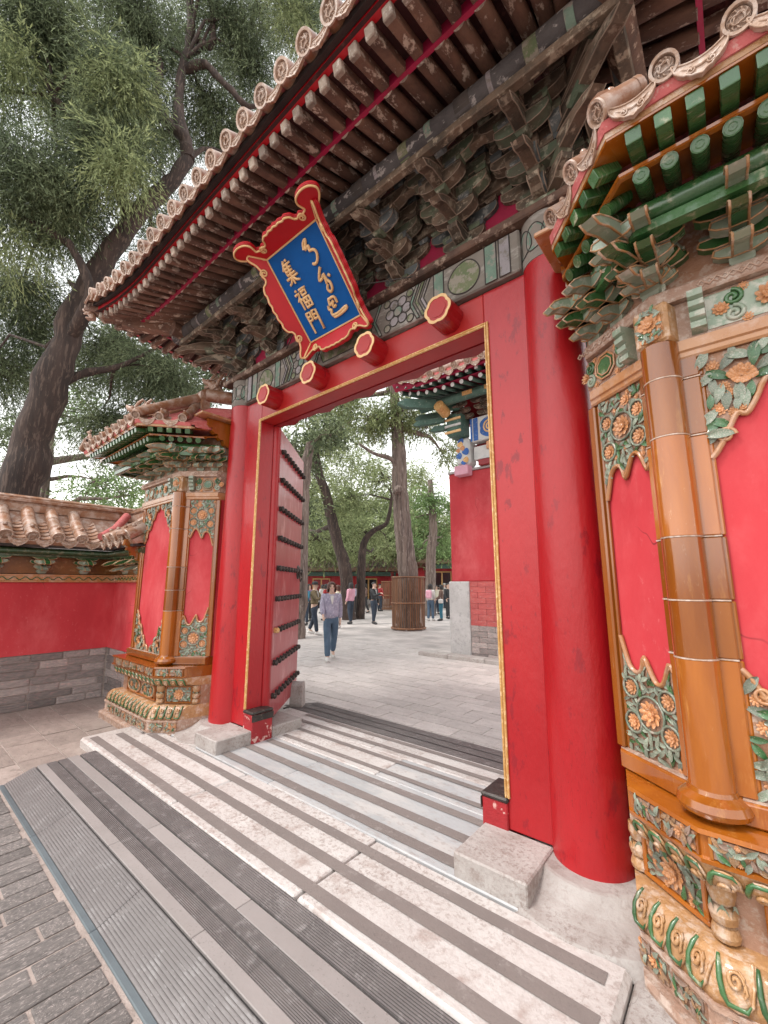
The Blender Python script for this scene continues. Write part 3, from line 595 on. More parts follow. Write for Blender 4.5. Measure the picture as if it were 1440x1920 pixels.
mb = MB(); mb.box(XC-1.95, XC+1.95, 2.56, 2.80, 5.70, 6.05, 0, None, .03); build(mb, 'main_ridge', 'tile_glaze', gate)
# ================================================================ the name board
board = thing('name_board', 'blue board with raised gold characters in a scalloped red and gold frame', 'plaque', (XC, 2.30, 4.0))
tv = V(0, -.52, .545).normalized(); tw = V(1, 0, 0).cross(tv)
PF = frame((XC, 2.15, 4.148), (1, 0, 0), tv, tw)      # local u right, v up the board, w out of it
PW, PH = .325, .378
mb = MB(); mb.box(-PW, PW, -PH, PH, -.03, 0, 0, PF); build(mb, 'panel', 'plaque_blue', board)
mb = MB()
for a, b, c, d in ((-PW-.014, PW+.014, PH, PH+.014), (-PW-.014, PW+.014, -PH-.014, -PH), (-PW-.014, -PW, -PH, PH), (PW, PW+.014, -PH, PH)): mb.box(a, b, c, d, -.02, .008, 0, PF, .003)
build(mb, 'gold_border', 'gold_edge', board)
def wing(o, du, dn, half, prof, horn0, horn1, name):
    # a flared side board: du along the edge, dn outward in the panel plane; it leans forward by 48 degrees
    lean = R(46); h = dn*math.cos(lean)+V(0, 0, 1)*math.sin(lean); nrm = du.cross(h)
    if nrm.dot(V(0, 0, 1)) < 0: nrm = -nrm
    A = PF @ frame(o, du, h, nrm)
    n_ = len(prof); outer = [(-half-.19*horn0, .0+.10*horn0)] if False else []
    pts = [(-half-.012, 0)]+prof+[(half+.012, 0)]
    mb = MB(); mb.prism(pts, -.045, 0, 0, A); b = build(mb, name, 'plaque_red', board)
    for k in (1, 2): mb = MB(); mb.tube([A @ V(u, v+.002, -.015*k) for u, v in prof], .009, 6); build(mb, 'edge_layer', 'plaque_red', b)
    mb = MB(); mb.tube([A @ V(u, v, .003) for u, v in prof], .0085, 7); mb.tube([A @ V(-half-.012, .002, .004), A @ V(prof[0][0], prof[0][1], .004)], .008, 6); mb.tube([A @ V(half+.012, .002, .004), A @ V(prof[-1][0], prof[-1][1], .004)], .008, 6)
    build(mb, 'gold_rim', 'gold_edge', b)
    return A, b
def scallop(half, h, horn):
    e = half
    right = [(0, h*1.12), (.10*e, h*1.06), (.2*e, h*1.10), (.33*e, h*1.02), (.42*e, h*1.06), (.55*e, h*.93), (.60*e, h*.72), (.68*e, h*.62), (.78*e, h*.70), (.86*e, h*.60), (.93*e, h*.64), (1.02*e, h*.72)]
    if horn: right += [(e+.0, h*.92), (e-.002, h*1.16), (e+.03, h*1.40), (e+.10, h*1.52), (e+.175, h*1.44), (e+.215, h*1.18), (e+.205, h*.90), (e+.165, h*.66)]
    else: right += [(e+.05, h*.92), (e+.085, h*1.0), (e+.10, h*.84)]
    pts = [(-u, v) for u, v in right[::-1]]+right[1:]
    return smooth_poly(pts, 3, closed=False)
def rim_spirals(A, b, half, h):
    for s in (-1, 1):
        mb = MB(); mb.tube([A @ V(u, v, .006) for u, v in spiral(s*half*.80, h*.52, .034, .006, math.pi/2, 1.6, 26, -s)], .0075, 6); build(mb, 'gold_scroll', 'gold_edge', b)
A, b = wing((0, PH+.014, 0), V(1, 0, 0), V(0, 1, 0), PW, scallop(PW, .155, True), 1, 1, 'top_board'); rim_spirals(A, b, PW, .155)
A, b = wing((0, -PH-.014, 0), V(1, 0, 0), V(0, -1, 0), PW, scallop(PW, .135, False), 0, 0, 'bottom_board'); rim_spirals(A, b, PW, .135)
for s in (-1, 1):
    A, b = wing((s*(PW+.014), 0, 0), V(0, 1, 0), V(s, 0, 0), PH, scallop(PH, .15, False), 0, 0, 'side_board'); rim_spirals(A, b, PH, .15)
# characters: strokes on a unit square, x right, y up
CH = {
 'ji': [[(.38,1.0),(.22,.78),(.08,.66)], [(.24,.80),(.24,.40)], [(.55,1.0),(.60,.92)], [(.24,.82),(.80,.84)], [(.24,.68),(.74,.69)], [(.24,.55),(.74,.56)], [(.24,.42),(.86,.43)], [(.52,.84),(.52,.42)], [(.06,.28),(.96,.30)], [(.50,.42),(.50,0)], [(.48,.27),(.30,.12),(.08,.04)], [(.53,.27),(.72,.12),(.95,.05)]],
 'fu': [[(.16,1.0),(.24,.92)], [(.02,.80),(.36,.82),(.24,.62),(.04,.48)], [(.22,.62),(.22,0)], [(.26,.56),(.38,.46)], [(.46,.94),(.98,.95)], [(.54,.84),(.54,.64)], [(.54,.83),(.90,.84),(.88,.64)], [(.54,.65),(.88,.65)], [(.48,.50),(.48,.02)], [(.48,.50),(.96,.51),(.95,.02)], [(.48,.27),(.95,.28)], [(.72,.50),(.72,.04)], [(.48,.05),(.95,.06)]],
 'men': [[(.06,1.0),(.06,0)], [(.06,.98),(.40,.99),(.40,.60)], [(.06,.80),(.40,.80)], [(.06,.61),(.40,.61)], [(.60,1.0),(.60,.60)], [(.60,.98),(.95,.99),(.95,.02),(.86,.06)], [(.60,.80),(.95,.80)], [(.60,.61),(.95,.61)]],
 'm1': [[(.22,.72),(.34,.92),(.56,1.0),(.44,.82),(.30,.70),(.58,.74),(.50,.58)], [(.50,.58),(.80,.50),(.84,.30),(.66,.10),(.46,.06),(.34,.12)]],
 'm2': [[(.62,1.0),(.40,.82),(.22,.60),(.44,.62),(.62,.72),(.60,.52),(.56,.36)], [(.62,.72),(.66,.50),(.78,.34),(.74,.12),(.56,.04),(.46,.18),(.60,.34)], [(.86,.62),(.96,.54)]],
 'm3': [[(.30,.98),(.24,.70),(.42,.74),(.38,.52),(.56,.56)], [(.30,.98),(.62,.96),(.66,.62)], [(.44,.84),(.50,.70)], [(.14,.70),(.08,.52),(.20,.46),(.12,.30),(.16,.14)], [(.12,.18),(.50,.16),(.98,.26),(.96,.14),(.50,.04),(.16,.06)]]}
def character(key, u, v, w_, h_, name):
    mb = MB()
    for st in CH[key]:
        p = smooth_poly([Vector(q) for q in st], 4, closed=False) if key[0] == 'm' and key != 'men' else [Vector(q) for q in st]
        k = len(p); r0 = .0115 if key[0] != 'm' or key == 'men' else .0125
        rad = [r0*(1.15 if i in (0,) else (.8 if i == k-1 else 1.)) for i in range(k)]
        mb.tube([PF @ V(u+(q[0]-.5)*w_, v+(q[1]-.5)*h_, .006) for q in p], rad, 8)
    build(mb, name, 'gold_edge', board)
for key, u, v, w_, h_ in (('ji', -.155, .20, .155, .20), ('fu', -.155, -.035, .15, .175), ('men', -.155, -.245, .135, .185), ('m1', .14, .225, .17, .20), ('m2', .145, -.01, .17, .21), ('m3', .135, -.225, .20, .16)):
    character(key, u, v, w_, h_, 'raised_character')
for s in (-1, 1):
    mb = MB(); mb.tube([PF @ V(s*.3, .32, -.03), V(XC+s*.36, 2.12, 4.62)], .007, 6); build(mb, 'hanging_rod', 'black_iron', board)
    mb = MB(); mb.tube([PF @ V(s*.33, -.15, -.03), V(XC+s*.85, 2.50, 4.03)], .006, 6); build(mb, 'stay_rod', 'black_iron', board)
# ================================================================ glazed relief pieces
def petal(mb, M, L, w, mi=0, curl=.25, nu=3, nv=4):
    def fn(u, v): a = (u-.5)*2; ww = w*math.sin(math.pi*(.12+.80*v))**.8; return (a*ww/2, v*L, curl*L*(v*v)+.18*w*(1-a*a))
    mb.grid(fn, nu, nv, mi, True, M)
def rosette_mesh(name, n1=10, n2=7):
    mb = MB()
    for k in range(n1): petal(mb, RZ(2*math.pi*k/n1) @ T(0, .16, .02) @ RX(.15), .36, .26, 0, .15)
    for k in range(n2): petal(mb, RZ(2*math.pi*(k+.5)/n2) @ T(0, .06, .07) @ RX(.5), .27, .22, 0, .1)
    mb.lathe([(.17, .04), (.15, .14), (.09, .2), (.001, .22)], 10)
    return mb.mesh(name, ['flower_glaze'])
def peony_mesh(name):
    mb = MB()
    for k, (a, L, w) in enumerate([(-1.5, .46, .3), (1.5, .46, .3), (-1.15, .42, .3), (1.15, .42, .3), (-.75, .4, .28), (.75, .4, .28), (-.3, .42, .28), (.3, .42, .28)]): petal(mb, T(0, -.12, .03+.012*k) @ RZ(a) @ RX(.2), L, w, 0, .2)
    for a in (2.3, 2.75, 3.5, 3.9): petal(mb, T(0, -.08, .04) @ RZ(a) @ RX(.15), .34, .26, 0, .15)
    for k in range(5): petal(mb, T(0, .02, .14) @ RZ((k-2)*.55) @ RX(.6), .22, .2, 0, .1)
    mb.lathe([(.15, .1), (.12, .2), (.06, .25), (.001, .26)], 9, 0, T(0, .1, 0))
    return mb.mesh(name, ['flower_glaze'])
def leaf_mesh(name, m, bend=.15):
    mb = MB()
    def fn(u, v):
        a = (u-.5)*2; ww = .46*math.sin(math.pi*min(1, .06+.93*v))**.9*(1-.25*v)
        return (a*ww/2+bend*v*v, v, .10*math.sin(math.pi*v)+.09*abs(a)*(1-v)+.03)
    mb.grid(fn, 4, 5, 0, True); return mb.mesh(name, [m])
ROS = rosette_mesh('rosette'); PEO = peony_mesh('peony'); LEAF_A = [leaf_mesh('leaf', 'amber_carved', .15), leaf_mesh('leaf', 'pink_carved', -.2)]; LEAF = [leaf_mesh('leaf', 'leaf_glaze', .15), leaf_mesh('leaf', 'leaf_glaze', -.2), leaf_mesh('leaf', 'green_pale', .1), leaf_mesh('leaf', 'green_glaze', -.1)]
def inside(p, poly):
    c = False; n = len(poly)
    for i in range(n):
        (x0, y0), (x1, y1) = poly[i][:2], poly[(i+1) % n][:2]
        if (y0 > p[1]) != (y1 > p[1]) and p[0] < (x1-x0)*(p[1]-y0)/(y1-y0)+x0: c = not c
    return c
def relief(root, F, poly, flowers, rim, seed, leaf=.055, gap=.03, name='relief_panel', groundm='relief_ground', w0=.004, vines=True, edge=.018):
    rd = random.Random(seed); gap *= .68
    if rim and len(poly) > 8 and len(rim) < 20: rim = smooth_poly([Vector(p) for p in rim], 3, closed=False)
    mb = MB(); mb.prism([p[:2] for p in poly], -.01, w0+.008, 0, F); pan = build(mb, name, groundm, root)
    if rim:
        mb = MB(); mb.tube([F @ V(u, v, w0+.016) for u, v in rim], .0075, 7); mb.tube([F @ V(u+.0, v, w0+.010) for u, v in rim], .0125, 6); build(mb, 'rim_moulding', 'amber_pale', pan)
    occ = []
    for f in flowers:
        u, v, s = f[:3]; me = PEO if len(f) > 3 else ROS
        put('flower', me, pan, F @ T(u, v, w0+.008) @ RZ(rd.uniform(-.3, .3) if me is PEO else rd.uniform(0, 6)) @ SC(s*2, s*2, s*1.7)); occ.append((u, v, s*.95))
        if vines and me is ROS and s > .03:
            mb = MB(); mb.tube([F @ V(u+s*1.35*math.cos(a), v+s*1.35*math.sin(a), w0+.016) for a in [i*.393 for i in range(17)]], .0065, 6); build(mb, 'vine', 'leaf_glaze', pan); occ[-1] = (u, v, s*1.3)
    us = [p[0] for p in poly]; vs2 = [p[1] for p in poly]; tries = 0; cnt = 0
    while tries < 1600 and cnt < 130:
        tries += 1; u = rd.uniform(min(us), max(us)); v = rd.uniform(min(vs2), max(vs2))
        if not all(inside((u+dx, v+dy), poly) for dx, dy in ((edge, 0), (-edge, 0), (0, edge), (0, -edge))): continue
        if any((u-a)**2+(v-b)**2 < (r+gap*.62)**2 for a, b, r in occ): continue
        occ.append((u, v, gap*.4)); cnt += 1
        if rd.random() < .12: put('flower', ROS, pan, F @ T(u, v, w0+.01) @ SC(leaf*.55))
        else:
            L = leaf*rd.uniform(.8, 1.25); a = rd.uniform(0, 6.28); put('leaf', rd.choice(LEAF_A if (name == 'carved_band' and rd.random() < .6) else LEAF), pan, F @ T(u, v, w0+rd.uniform(.006, .014)) @ RZ(a) @ T(0, -L*.5, 0) @ SC(L, L, L))
    return pan
def sweep(mb, path, prof, mi=0, smooth=False):
    P = [Vector((*p, 0)) for p in path]; n = len(P); dirs = [(P[i+1]-P[i]).normalized() for i in range(n-1)]; nor = [V(d.y, -d.x, 0) for d in dirs]; mit = []
    for i in range(n):
        a = nor[max(i-1, 0)]; b = nor[min(i, n-2)]; m = (a+b).normalized(); mit.append(m/max(.3, m.dot(a)))
    k = len(prof); vs_ = [tuple(P[i]+mit[i]*p+V(0, 0, z)) for i in range(n) for p, z in prof]
    mb.add(vs_, [(i*k+j, (i+1)*k+j, (i+1)*k+j+1, i*k+j+1) for i in range(n-1) for j in range(k-1)], mi, smooth)
    mb.add(vs_, [tuple(range(k)), tuple(range((n-1)*k+k-1, (n-1)*k-1, -1))], mi)
    return mb
def sweep_m(mb, P, mits, prof, mi=0, smooth=False):
    n = len(P); k = len(prof); vs_ = [tuple(Vector(P[i])+Vector(mits[i])*p+V(0, 0, z)) for i in range(n) for p, z in prof]
    mb.add(vs_, [(i*k+j, (i+1)*k+j, (i+1)*k+j+1, i*k+j+1) for i in range(n-1) for j in range(k-1)], mi, smooth)
    mb.add(vs_, [tuple(range(k)), tuple(range((n-1)*k+k-1, (n-1)*k-1, -1))], mi); return mb
# glazed brackets: smaller copies of the timber ones
def gl_arm(L, h, w, m, name):
    hl = L/2; pl = [(-hl, h), (hl, h), (hl+.006, h*.55), (hl-.01, h*.25), (hl-.04, h*.0), (-hl+.04, 0), (-hl+.01, h*.25), (-hl-.006, h*.55)]
    A = frame((0, 0, 0), (1, 0, 0), (0, 0, 1), (0, -1, 0)); mb = MB(); mb.prism(pl, -w/2, w/2, 0, A)
    mb.tube([A @ V(u, v, w/2) for u, v in pl+pl[:1]], .004, 5, 1); return mb.mesh(name, [m, 'amber_carved'])
GA = [gl_arm(.13, .05, .05, 'green_pale', 'glazed_arm'), gl_arm(.20, .05, .05, 'green_glaze', 'glazed_arm'), gl_arm(.16, .05, .05, 'green_pale', 'glazed_arm')]
def gl_beak(L, h, w, m):
    pl = [(.06, 0), (.06, h), (-L+.06, h), (-L, h*.75), (-L-.05, h*.4), (-L-.09, -.15*h), (-L-.06, -.35*h), (-L, 0)]
    A = frame((0, 0, 0), (0, 1, 0), (0, 0, 1), (1, 0, 0)); mb = MB(); mb.prism(pl, -w/2, w/2, 0, A)
    for e in (-w/2, w/2): mb.tube([A @ V(u, v, e) for u, v in pl+pl[:1]], .004, 5, 1)
    return mb.mesh('glazed_beak', [m, 'amber_carved'])
GBK = [gl_beak(.10+.09*k, .06, .045, ('green_pale', 'green_glaze', 'green_pale')[k]) for k in range(3)]
GRAFT = MB().lathe([(.001, -.003), (.012, -.003), (.016, .002), (.026, .002), (.028, -.002), (.031, 0), (.031, 1)], 12, 0, RX(-math.pi/2)).mesh('glazed_rafter', ['green_glaze'])
GFLY = MB().box(-.027, .027, 0, 1, -.026, .026, 0, None, .004).mesh('glazed_flying_rafter', ['green_glaze'])
PTE = tile_end_mesh(.049, .2, 'tile_end', True); PDR = drip_mesh(.17, .8, .2, 'drip_tile')
LOTUS_U = None
def lotus_mesh(name, wd, lower):
    mb = MB()   # one broad petal wrapped over the moulding; x along, y is out of the face (negative), z up
    def surf(a, x, off=0.):
        if lower: p, z = .115+.078*math.cos(a), .125+.13*math.sin(a)
        else: p, z = .078+.078*math.sin(a), .545-.09*math.cos(a)
        return (x, -(p+off), z)
    A0, A1 = .06, 1.45
    def hw(v): return wd*.47*(1 if v > .42 else math.sqrt(max(0, 1-((.42-v)/.42)**2))*.97+.03)
    def fn(u, v):
        vv = v if lower else 1-v; a = A0+(A1-A0)*v; x = (u-.5)*2*hw(vv); return surf(a, x, .005+.010*(1-(2*u-1)**2))
    mb.grid(fn, 8, 8, 0)
    def pt(x, v, off): vv = v if lower else 1-v; return surf(A0+(A1-A0)*vv, x, off)
    mb.tube([pt(s_*hw(v)*.86, v, .013) for s_, v in [(-1, .95), (-1, .7), (-1, .42), (-1, .2), (-1, .08), (1, .08), (1, .2)]], [.006, .009, .010, .010, .008, .007, .003], 6, 1)
    mb.tube([pt(s_*hw(v)*.97, v, .009) for s_, v in [(-1, .98), (-1, .5), (-1, .2), (-1, .04), (0, .01), (1, .04), (1, .2), (1, .5), (1, .98)]], .0055, 6, 0)
    sp_ = spiral(0, .5, .22, .04, 0, 1.5, 18); mb.tube([pt(x*wd*1.0, .52+(y-.5)*.9, .022) for x, y in sp_], [.004+.004*math.sin(i*.17) for i in range(len(sp_))], 6, 0)
    for k in range(3): mb.tube([pt(wd*(.1+.07*k), .75-.1*k, .020), pt(wd*(.22+.03*k), .62-.12*k, .018), pt(wd*.2, .48-.1*k, .016)], [.003, .006, .003], 5, 0)
    return mb.mesh(name, ['amber_carved', 'green_glaze'])
def baluster_mesh():
    mb = MB(); mb.lathe([(.03, 0), (.055, .005), (.06, .02), (.05, .045), (.035, .05), (.055, .06), (.062, .085), (.05, .105), (.032, .11), (.048, .12), (.06, .15), (.058, .18), (.03, .185)], 14, 0)
    for k in range(6): petal(mb, RZ(k*1.047) @ T(0, .045, .06) @ RX(1.3), .06, .05, 1, .1); petal(mb, RZ(k*1.047+.5) @ T(0, .045, .125) @ RX(1.3), .06, .05, 0, .1)
    return mb.mesh('baluster', ['amber_carved', 'green_pale'])
BAL = baluster_mesh()
# ================================================================ a pier of glazed tile beside the gate (right one; the left is its mirror image)
def glazed_pier(label, rot_seed):
    C0, C1, C2 = V(-.545, 2.555, 0), V(-.16, 2.25, 0), V(.872, 2.25, 0)
    root = thing('glazed_pier', label, 'pier', (.2, 2.5, -.1))
    path = [(C0.x, C0.y), (C1.x, C1.y), (C2.x, C2.y), (C2.x, 2.75)]
    d1 = (C1-C0).normalized(); n1 = V(d1.y, -d1.x, 0); L1 = (C1-C0).length; L2 = 1.032
    F1 = frame(C0, d1, (0, 0, 1), n1); F2 = frame(C1, (1, 0, 0), (0, 0, 1), (0, -1, 0))
    BP = [C0, C1, C2, V(C2.x, 2.75, 0)]; nm_ = (n1+V(0, -1, 0)).normalized(); kk = 1/(V(.208, -.978, 0).dot(n1))
    BM = [V(.208, -.978, 0)*kk, nm_/nm_.dot(n1), V(1, -1, 0), V(1, 0, 0)]; ue = BM[0].dot(d1)     # the mouldings die away beside the timber column
    BU = [V(0, 1/n1.y, 0)]+BM[1:]
    def S(name, prof, m, smooth=False): mb = MB(); sweep_m(mb, BP, BU if prof[0][1] > .66 else BM, prof, 0, smooth); return build(mb, name, m, root)
    # pedestal mouldings from the ground up
    S('pedestal_foot', [(-.1, -.11), (.235, -.11), (.245, -.02), (.235, .0), (-.1, .0)], 'pink_carved')
    S('pedestal_band', [(-.1, .0), (.20, .002), (.205, .02), (.195, .02), (.195, .105), (.205, .105), (.205, .125), (-.1, .125)], 'pink_carved')
    lo = [(-.1, .125)]+[(.115+.078*math.cos(a), .125+.13*math.sin(a)) for a in [i*math.pi/2/8 for i in range(9)]]+[(-.1, .255)]
    S('lower_lotus_moulding', lo, 'amber_carved', True)
    S('waist', [(-.1, .255), (.055, .255), (.055, .455), (-.1, .455)], 'relief_ground')
    up = [(-.1, .455)]+[(.078+.078*math.sin(a), .545-.09*math.cos(a)) for a in [i*math.pi/2/8 for i in range(9)]]+[(-.1, .546)]
    S('upper_lotus_moulding', up, 'amber_carved', True)
    S('cornice_band', [(-.1, .547), (.172, .547), (.175, .562), (.160, .566), (.160, .640), (.175, .644), (.172, .660), (-.1, .662)], 'amber')
    S('sill', [(-.1, .662), (.050, .664), (.058, .672), (.058, .738), (.055, .743), (.046, .747), (-.1, .75)], 'amber')
    S('sill_bedding', [(-.1, .7515), (.044, .7475), (.044, .750), (-.1, .755)], 'pink_carved')
    S('wall_panel', [(-.1, .75), (0, .75), (0, 2.56), (-.1, 2.56)], 'red_plaster')
    S('head_rail', [(-.1, 2.555), (.028, 2.555), (.036, 2.565), (.036, 2.585), (.046, 2.592), (.046, 2.64), (-.1, 2.645)], 'amber_pale')
    S('frieze', [(-.1, 2.645), (.03, 2.647), (.03, 2.83), (-.1, 2.83)], 'pink_carved')
    S('frieze_plate', [(-.1, 2.832), (.065, 2.832), (.07, 2.84), (.07, 2.89), (.065, 2.90), (-.1, 2.90)], 'pink_carved')
    S('bracket_back', [(-.1, 2.90), (.01, 2.90), (.01, 3.375), (-.1, 3.375)], 'relief_ground')
    pur = [(.27+.05*math.cos(a), 3.16+.05*math.sin(a)) for a in [-math.pi+i*2*math.pi/14 for i in range(15)]]
    # the roof: narrower eave over the splayed face, cut off square beside the timber column, hipped at the far end
    dr = V(.63, -.777, 0).normalized(); nr1 = V(dr.y, -dr.x, 0); LR = .667; SR = .71
    RPTS = [C1-dr*LR, C1, V(1.02, 2.25, 0), V(1.02, 3.0, 0)]; mx = (SR+nr1.y)/nr1.x
    RM = [V(0, SR/nr1.y, 0), V(mx, -1, 0), V(1, -1, 0), V(1, 0, 0)]; cu1 = RM[1].dot(dr); cu2 = mx
    FR1 = frame(RPTS[0], dr, (0, 0, 1), nr1*SR); L2R = 1.18
    def SRf(name, prof, m, smooth=False): mb = MB(); sweep_m(mb, RPTS, RM, prof, 0, smooth); return build(mb, name, m, root)
    SRf('glazed_purlin', pur, 'green_glaze', True); SRf('purlin_board', [(.245, 3.06), (.30, 3.06), (.30, 3.105), (.245, 3.105)], 'green_glaze')
    # carved work on bands
    for F, Lw, off in ((F1, L1, .0), (F2, L2, .0)):
        k = 2 if F is F1 else 5
        for i in range(k):
            u0 = (ue*.19+.01+i*(Lw+.05-ue*.19)/k) if F is F1 else (-.02+i*(Lw+.1)/k); u1 = u0+((Lw+.05-ue*.19) if F is F1 else Lw)/k-.02
            for (v0, v1, w, ns) in ((.570, .637, .160, 1), (.024, .102, .195, 0)):
                pl = [(u0, v0), (u1, v0), (u1, v1), (u0, v1)]
                relief(root, F, pl, [((u0+u1)/2, (v0+v1)/2, .022)] if i % 2 == ns else [], None, rot_seed+i+int(v0*100), .04, .022, 'carved_band', 'relief_ground', w+.002, False, .006)
            fr = MB()
            for a_, b_ in ((u0-.012, u0-.002), (u1+.002, u1+.012)): fr.box(a_, b_, .566, .64, .16, .171, 0, F)
            build(fr, 'band_frame', 'amber', root)
        nl = 4 if F is F1 else 11; ua, ub = (ue*.17, Lw+.055) if F is F1 else (-.055, Lw+.10); wd = (ub-ua)/nl
        LU, LD = lotus_mesh('lotus_petal', wd, False), lotus_mesh('lotus_petal', wd, True)
        for i in range(nl):
            u = ua+wd*(i+.5); B_ = F @ frame((u, 0, 0), (1, 0, 0), (0, 0, -1), (0, 1, 0))
            put('lotus_petal', LU, root, B_); put('lotus_petal', LD, root, B_)
        # waist panel
        a, b = (.15, Lw-.03) if F is F1 else (.10, Lw-.12)
        mb = MB()
        for q in ((a, b, .262, .282), (a, b, .43, .45), (a, a+.022, .282, .43), (b-.022, b, .282, .43)): mb.box(q[0], q[1], q[2], q[3], .05, .078, 0, F, .004)
        build(mb, 'waist_frame', 'amber', root)
        if F is F1: relief(root, F, [(a+.02, .285), (b-.02, .285), (b-.02, .428), (a+.02, .428)], [((a+b)/2, .356, .055)], None, rot_seed+40, .05, .03, 'waist_relief', 'relief_ground', .057, False, .008)
        else:
            for k2 in range(2):
                a2 = a+.03+k2*(b-a)/2; b2 = a2+(b-a)/2-.06
                pl = smooth_poly([(a2, .356), (a2+.03, .40), (a2+.1, .425), (b2-.1, .425), (b2-.03, .40), (b2, .356), (b2-.03, .31), (b2-.1, .288), (a2+.1, .288), (a2+.03, .31)], 3)
                relief(root, F, pl, [(a2+.1, .356, .035), (b2-.1, .356, .035)], pl+pl[:1], rot_seed+41+k2, .05, .03, 'waist_relief', 'relief_ground', .057, False, .012)
    put('baluster', BAL, root, T(*(C1+(V(-.02, -.06, .262)))) @ SC(.78, .78, 1.04)); put('baluster', BAL, root, T(*(C0+d1*.115+n1*.05+V(0, 0, .262))) @ SC(.8, .8, 1.03))
    # frame round the panels
    mb = MB(); mb.box(.0, .05, .75, 2.55, .0, .040, 0, F1, .008); mb.box(.05, .066, .75, 2.55, 0, .022, 0, F1, .006); build(mb, 'frame_stile', 'amber', root)
    mb = MB(); mb.box(L2-.06, L2, .75, 2.55, .0, .040, 0, F2, .008); mb.box(L2-.078, L2-.06, .75, 2.55, 0, .022, 0, F2, .006); build(mb, 'frame_stile', 'amber', root)
    zs = [.75, 1.254, 1.486, 1.75, 2.196, 2.465, 2.64]
    ax = C1+V(-.012, -.03, 0)
    for z0, z1 in zip(zs, zs[1:]):
        mb = MB(); r = .077
        mb.lathe([(r-.003, z0+.0015), (r, z0+.005), (r, z1-.005), (r-.003, z1-.0015), (.01, z1-.0015)], 28, 0, T(ax.x, ax.y, 0))
        for F, u0, u1 in ((F1, L1-.125, L1-.05), (F2, .05, .125)):
            mb.box(u0, u1, z0+.002, z1-.002, -.01, .030, 0, F, .006); e = (u0, u0+.016) if F is F1 else (u1-.016, u1)
            mb.box(e[0]-.014 if F is F1 else e[0], e[1] if F is F1 else e[1]+.014, z0+.002, z1-.002, -.01, .018, 0, F, .005)
        build(mb, 'pilaster_tile', 'amber', root)
        if z0 > .8:
            mb = MB(); mb.lathe([(.05, z0-.003), (r+.0012, z0-.003), (r+.0012, z0+.003), (.05, z0+.003)], 28, 0, T(ax.x, ax.y, 0))
            for F, u0, u1 in ((F1, L1-.126, L1-.05), (F2, .05, .126)): mb.box(u0, u1, z0-.003, z0+.003, -.01, .031, 0, F)
            build(mb, 'mortar_joint', 'tile_face', root)
    mb = MB(); mb.lathe([(.05, .655), (.075, .664), (.118, .69), (.125, .71), (.115, .735), (.085, .755), (.08, .77), (.01, .77)], 28, 0, T(ax.x, ax.y, 0)); build(mb, 'pilaster_base', 'amber', root)
    # corner head: block with a flower panel between two stepped corbels
    dm = (n1+V(0, -1, 0)).normalized(); FC = frame(ax, V(0, 0, 1).cross(dm)*-1, (0, 0, 1), dm); FC = frame(ax, dm.cross(V(0, 0, 1))*-1, (0, 0, 1), dm)
    mb = MB(); mb.box(-.075, .075, 2.64, 2.832, -.06, .062, 0, FC, .012); build(mb, 'corner_head', 'amber_carved', root)
    relief(root, FC, smooth_poly([(-.045, 2.66), (.045, 2.66), (.05, 2.75), (.03, 2.81), (-.03, 2.81), (-.05, 2.75)], 2), [(0, 2.74, .042)], None, rot_seed+60, .035, .02, 'head_flower', 'flower_glaze', .062, False, .004)
    for F, u0, sgn in ((F1, L1-.145, -1), (F2, .145, 1)):
        mb = MB(); h = [(0, 2.655), (.052, 2.665), (.055, 2.69), (.042, 2.70), (.062, 2.712), (.065, 2.735), (.052, 2.745), (.075, 2.757), (.078, 2.78), (.062, 2.79), (.082, 2.80), (.082, 2.83), (0, 2.83)]
        A = F @ frame((u0, 0, .0), (0, 0, 1), (0, 1, 0), (-1, 0, 0)); mb.prism([(p+.03, z) for p, z in h], -.028, .028, 0, A); build(mb, 'stepped_corbel', 'green_pale', root)
    # frieze motifs
    for F, a, b in ((F1, .02, L1-.18), (F2, .18, L2-.02)):
        mb = MB(); mb.box(a-.005, b+.005, 2.66, 2.818, .03, .0335, 0, F); build(mb, 'frieze_panel', 'green_pale' if F is F2 else 'relief_ground', root)
        c = (a+b)/2; hw = (b-a)/2; k = 1 if F is F1 else 2
        for q in range(k):
            cx = a+(b-a)*(q+.5)/k; rr = min(.072, hw*.42/k*1.6)
            if F is F1 or q == 1:
                mb = MB(); hx = [(cx+rr*1.05*math.cos(t), 2.738+rr*math.sin(t)) for t in [math.pi/8+i*math.pi/4 for i in range(8)]]; mb.prism(hx, .03, .038, 0, F); mb.prism([(cx+(u-cx)*.72, 2.738+(v-2.738)*.72) for u, v in hx], .038, .044, 0, F); build(mb, 'frieze_medallion', 'green_glaze', root)
                mb = MB(); mb.tube([F @ V(u, v, .041) for u, v in hx+hx[:1]], .006, 6); mb.tube([F @ V(cx+(u-cx)*.72, 2.738+(v-2.738)*.72, .045) for u, v in hx+hx[:1]], .004, 6); build(mb, 'medallion_rim', 'amber_pale', root)
            else:
                put('flower', ROS, root, F @ T(cx, 2.738, .032) @ SC(.1, .1, .1))
            for s in (-1, 1):
                for vv in (2.70, 2.775):
                    mb = MB(); mb.tube([F @ V(u, v, .036) for u, v in spiral(cx+s*rr*1.65, vv, .036, .006, math.pi/2, 1.5, 20, s)], .0095, 6); build(mb, 'frieze_scroll', 'green_pale' if vv < 2.72 else 'green_glaze', root)
                put('flower', ROS, root, F @ T(cx+s*rr*2.25, 2.738, .031) @ SC(.062))
                for q2 in (-1, 1): put('flower', ROS, root, F @ T(cx+s*rr*1.1, 2.738+q2*.072, .03) @ SC(.04))
        n_ = int((b-a)/.05)
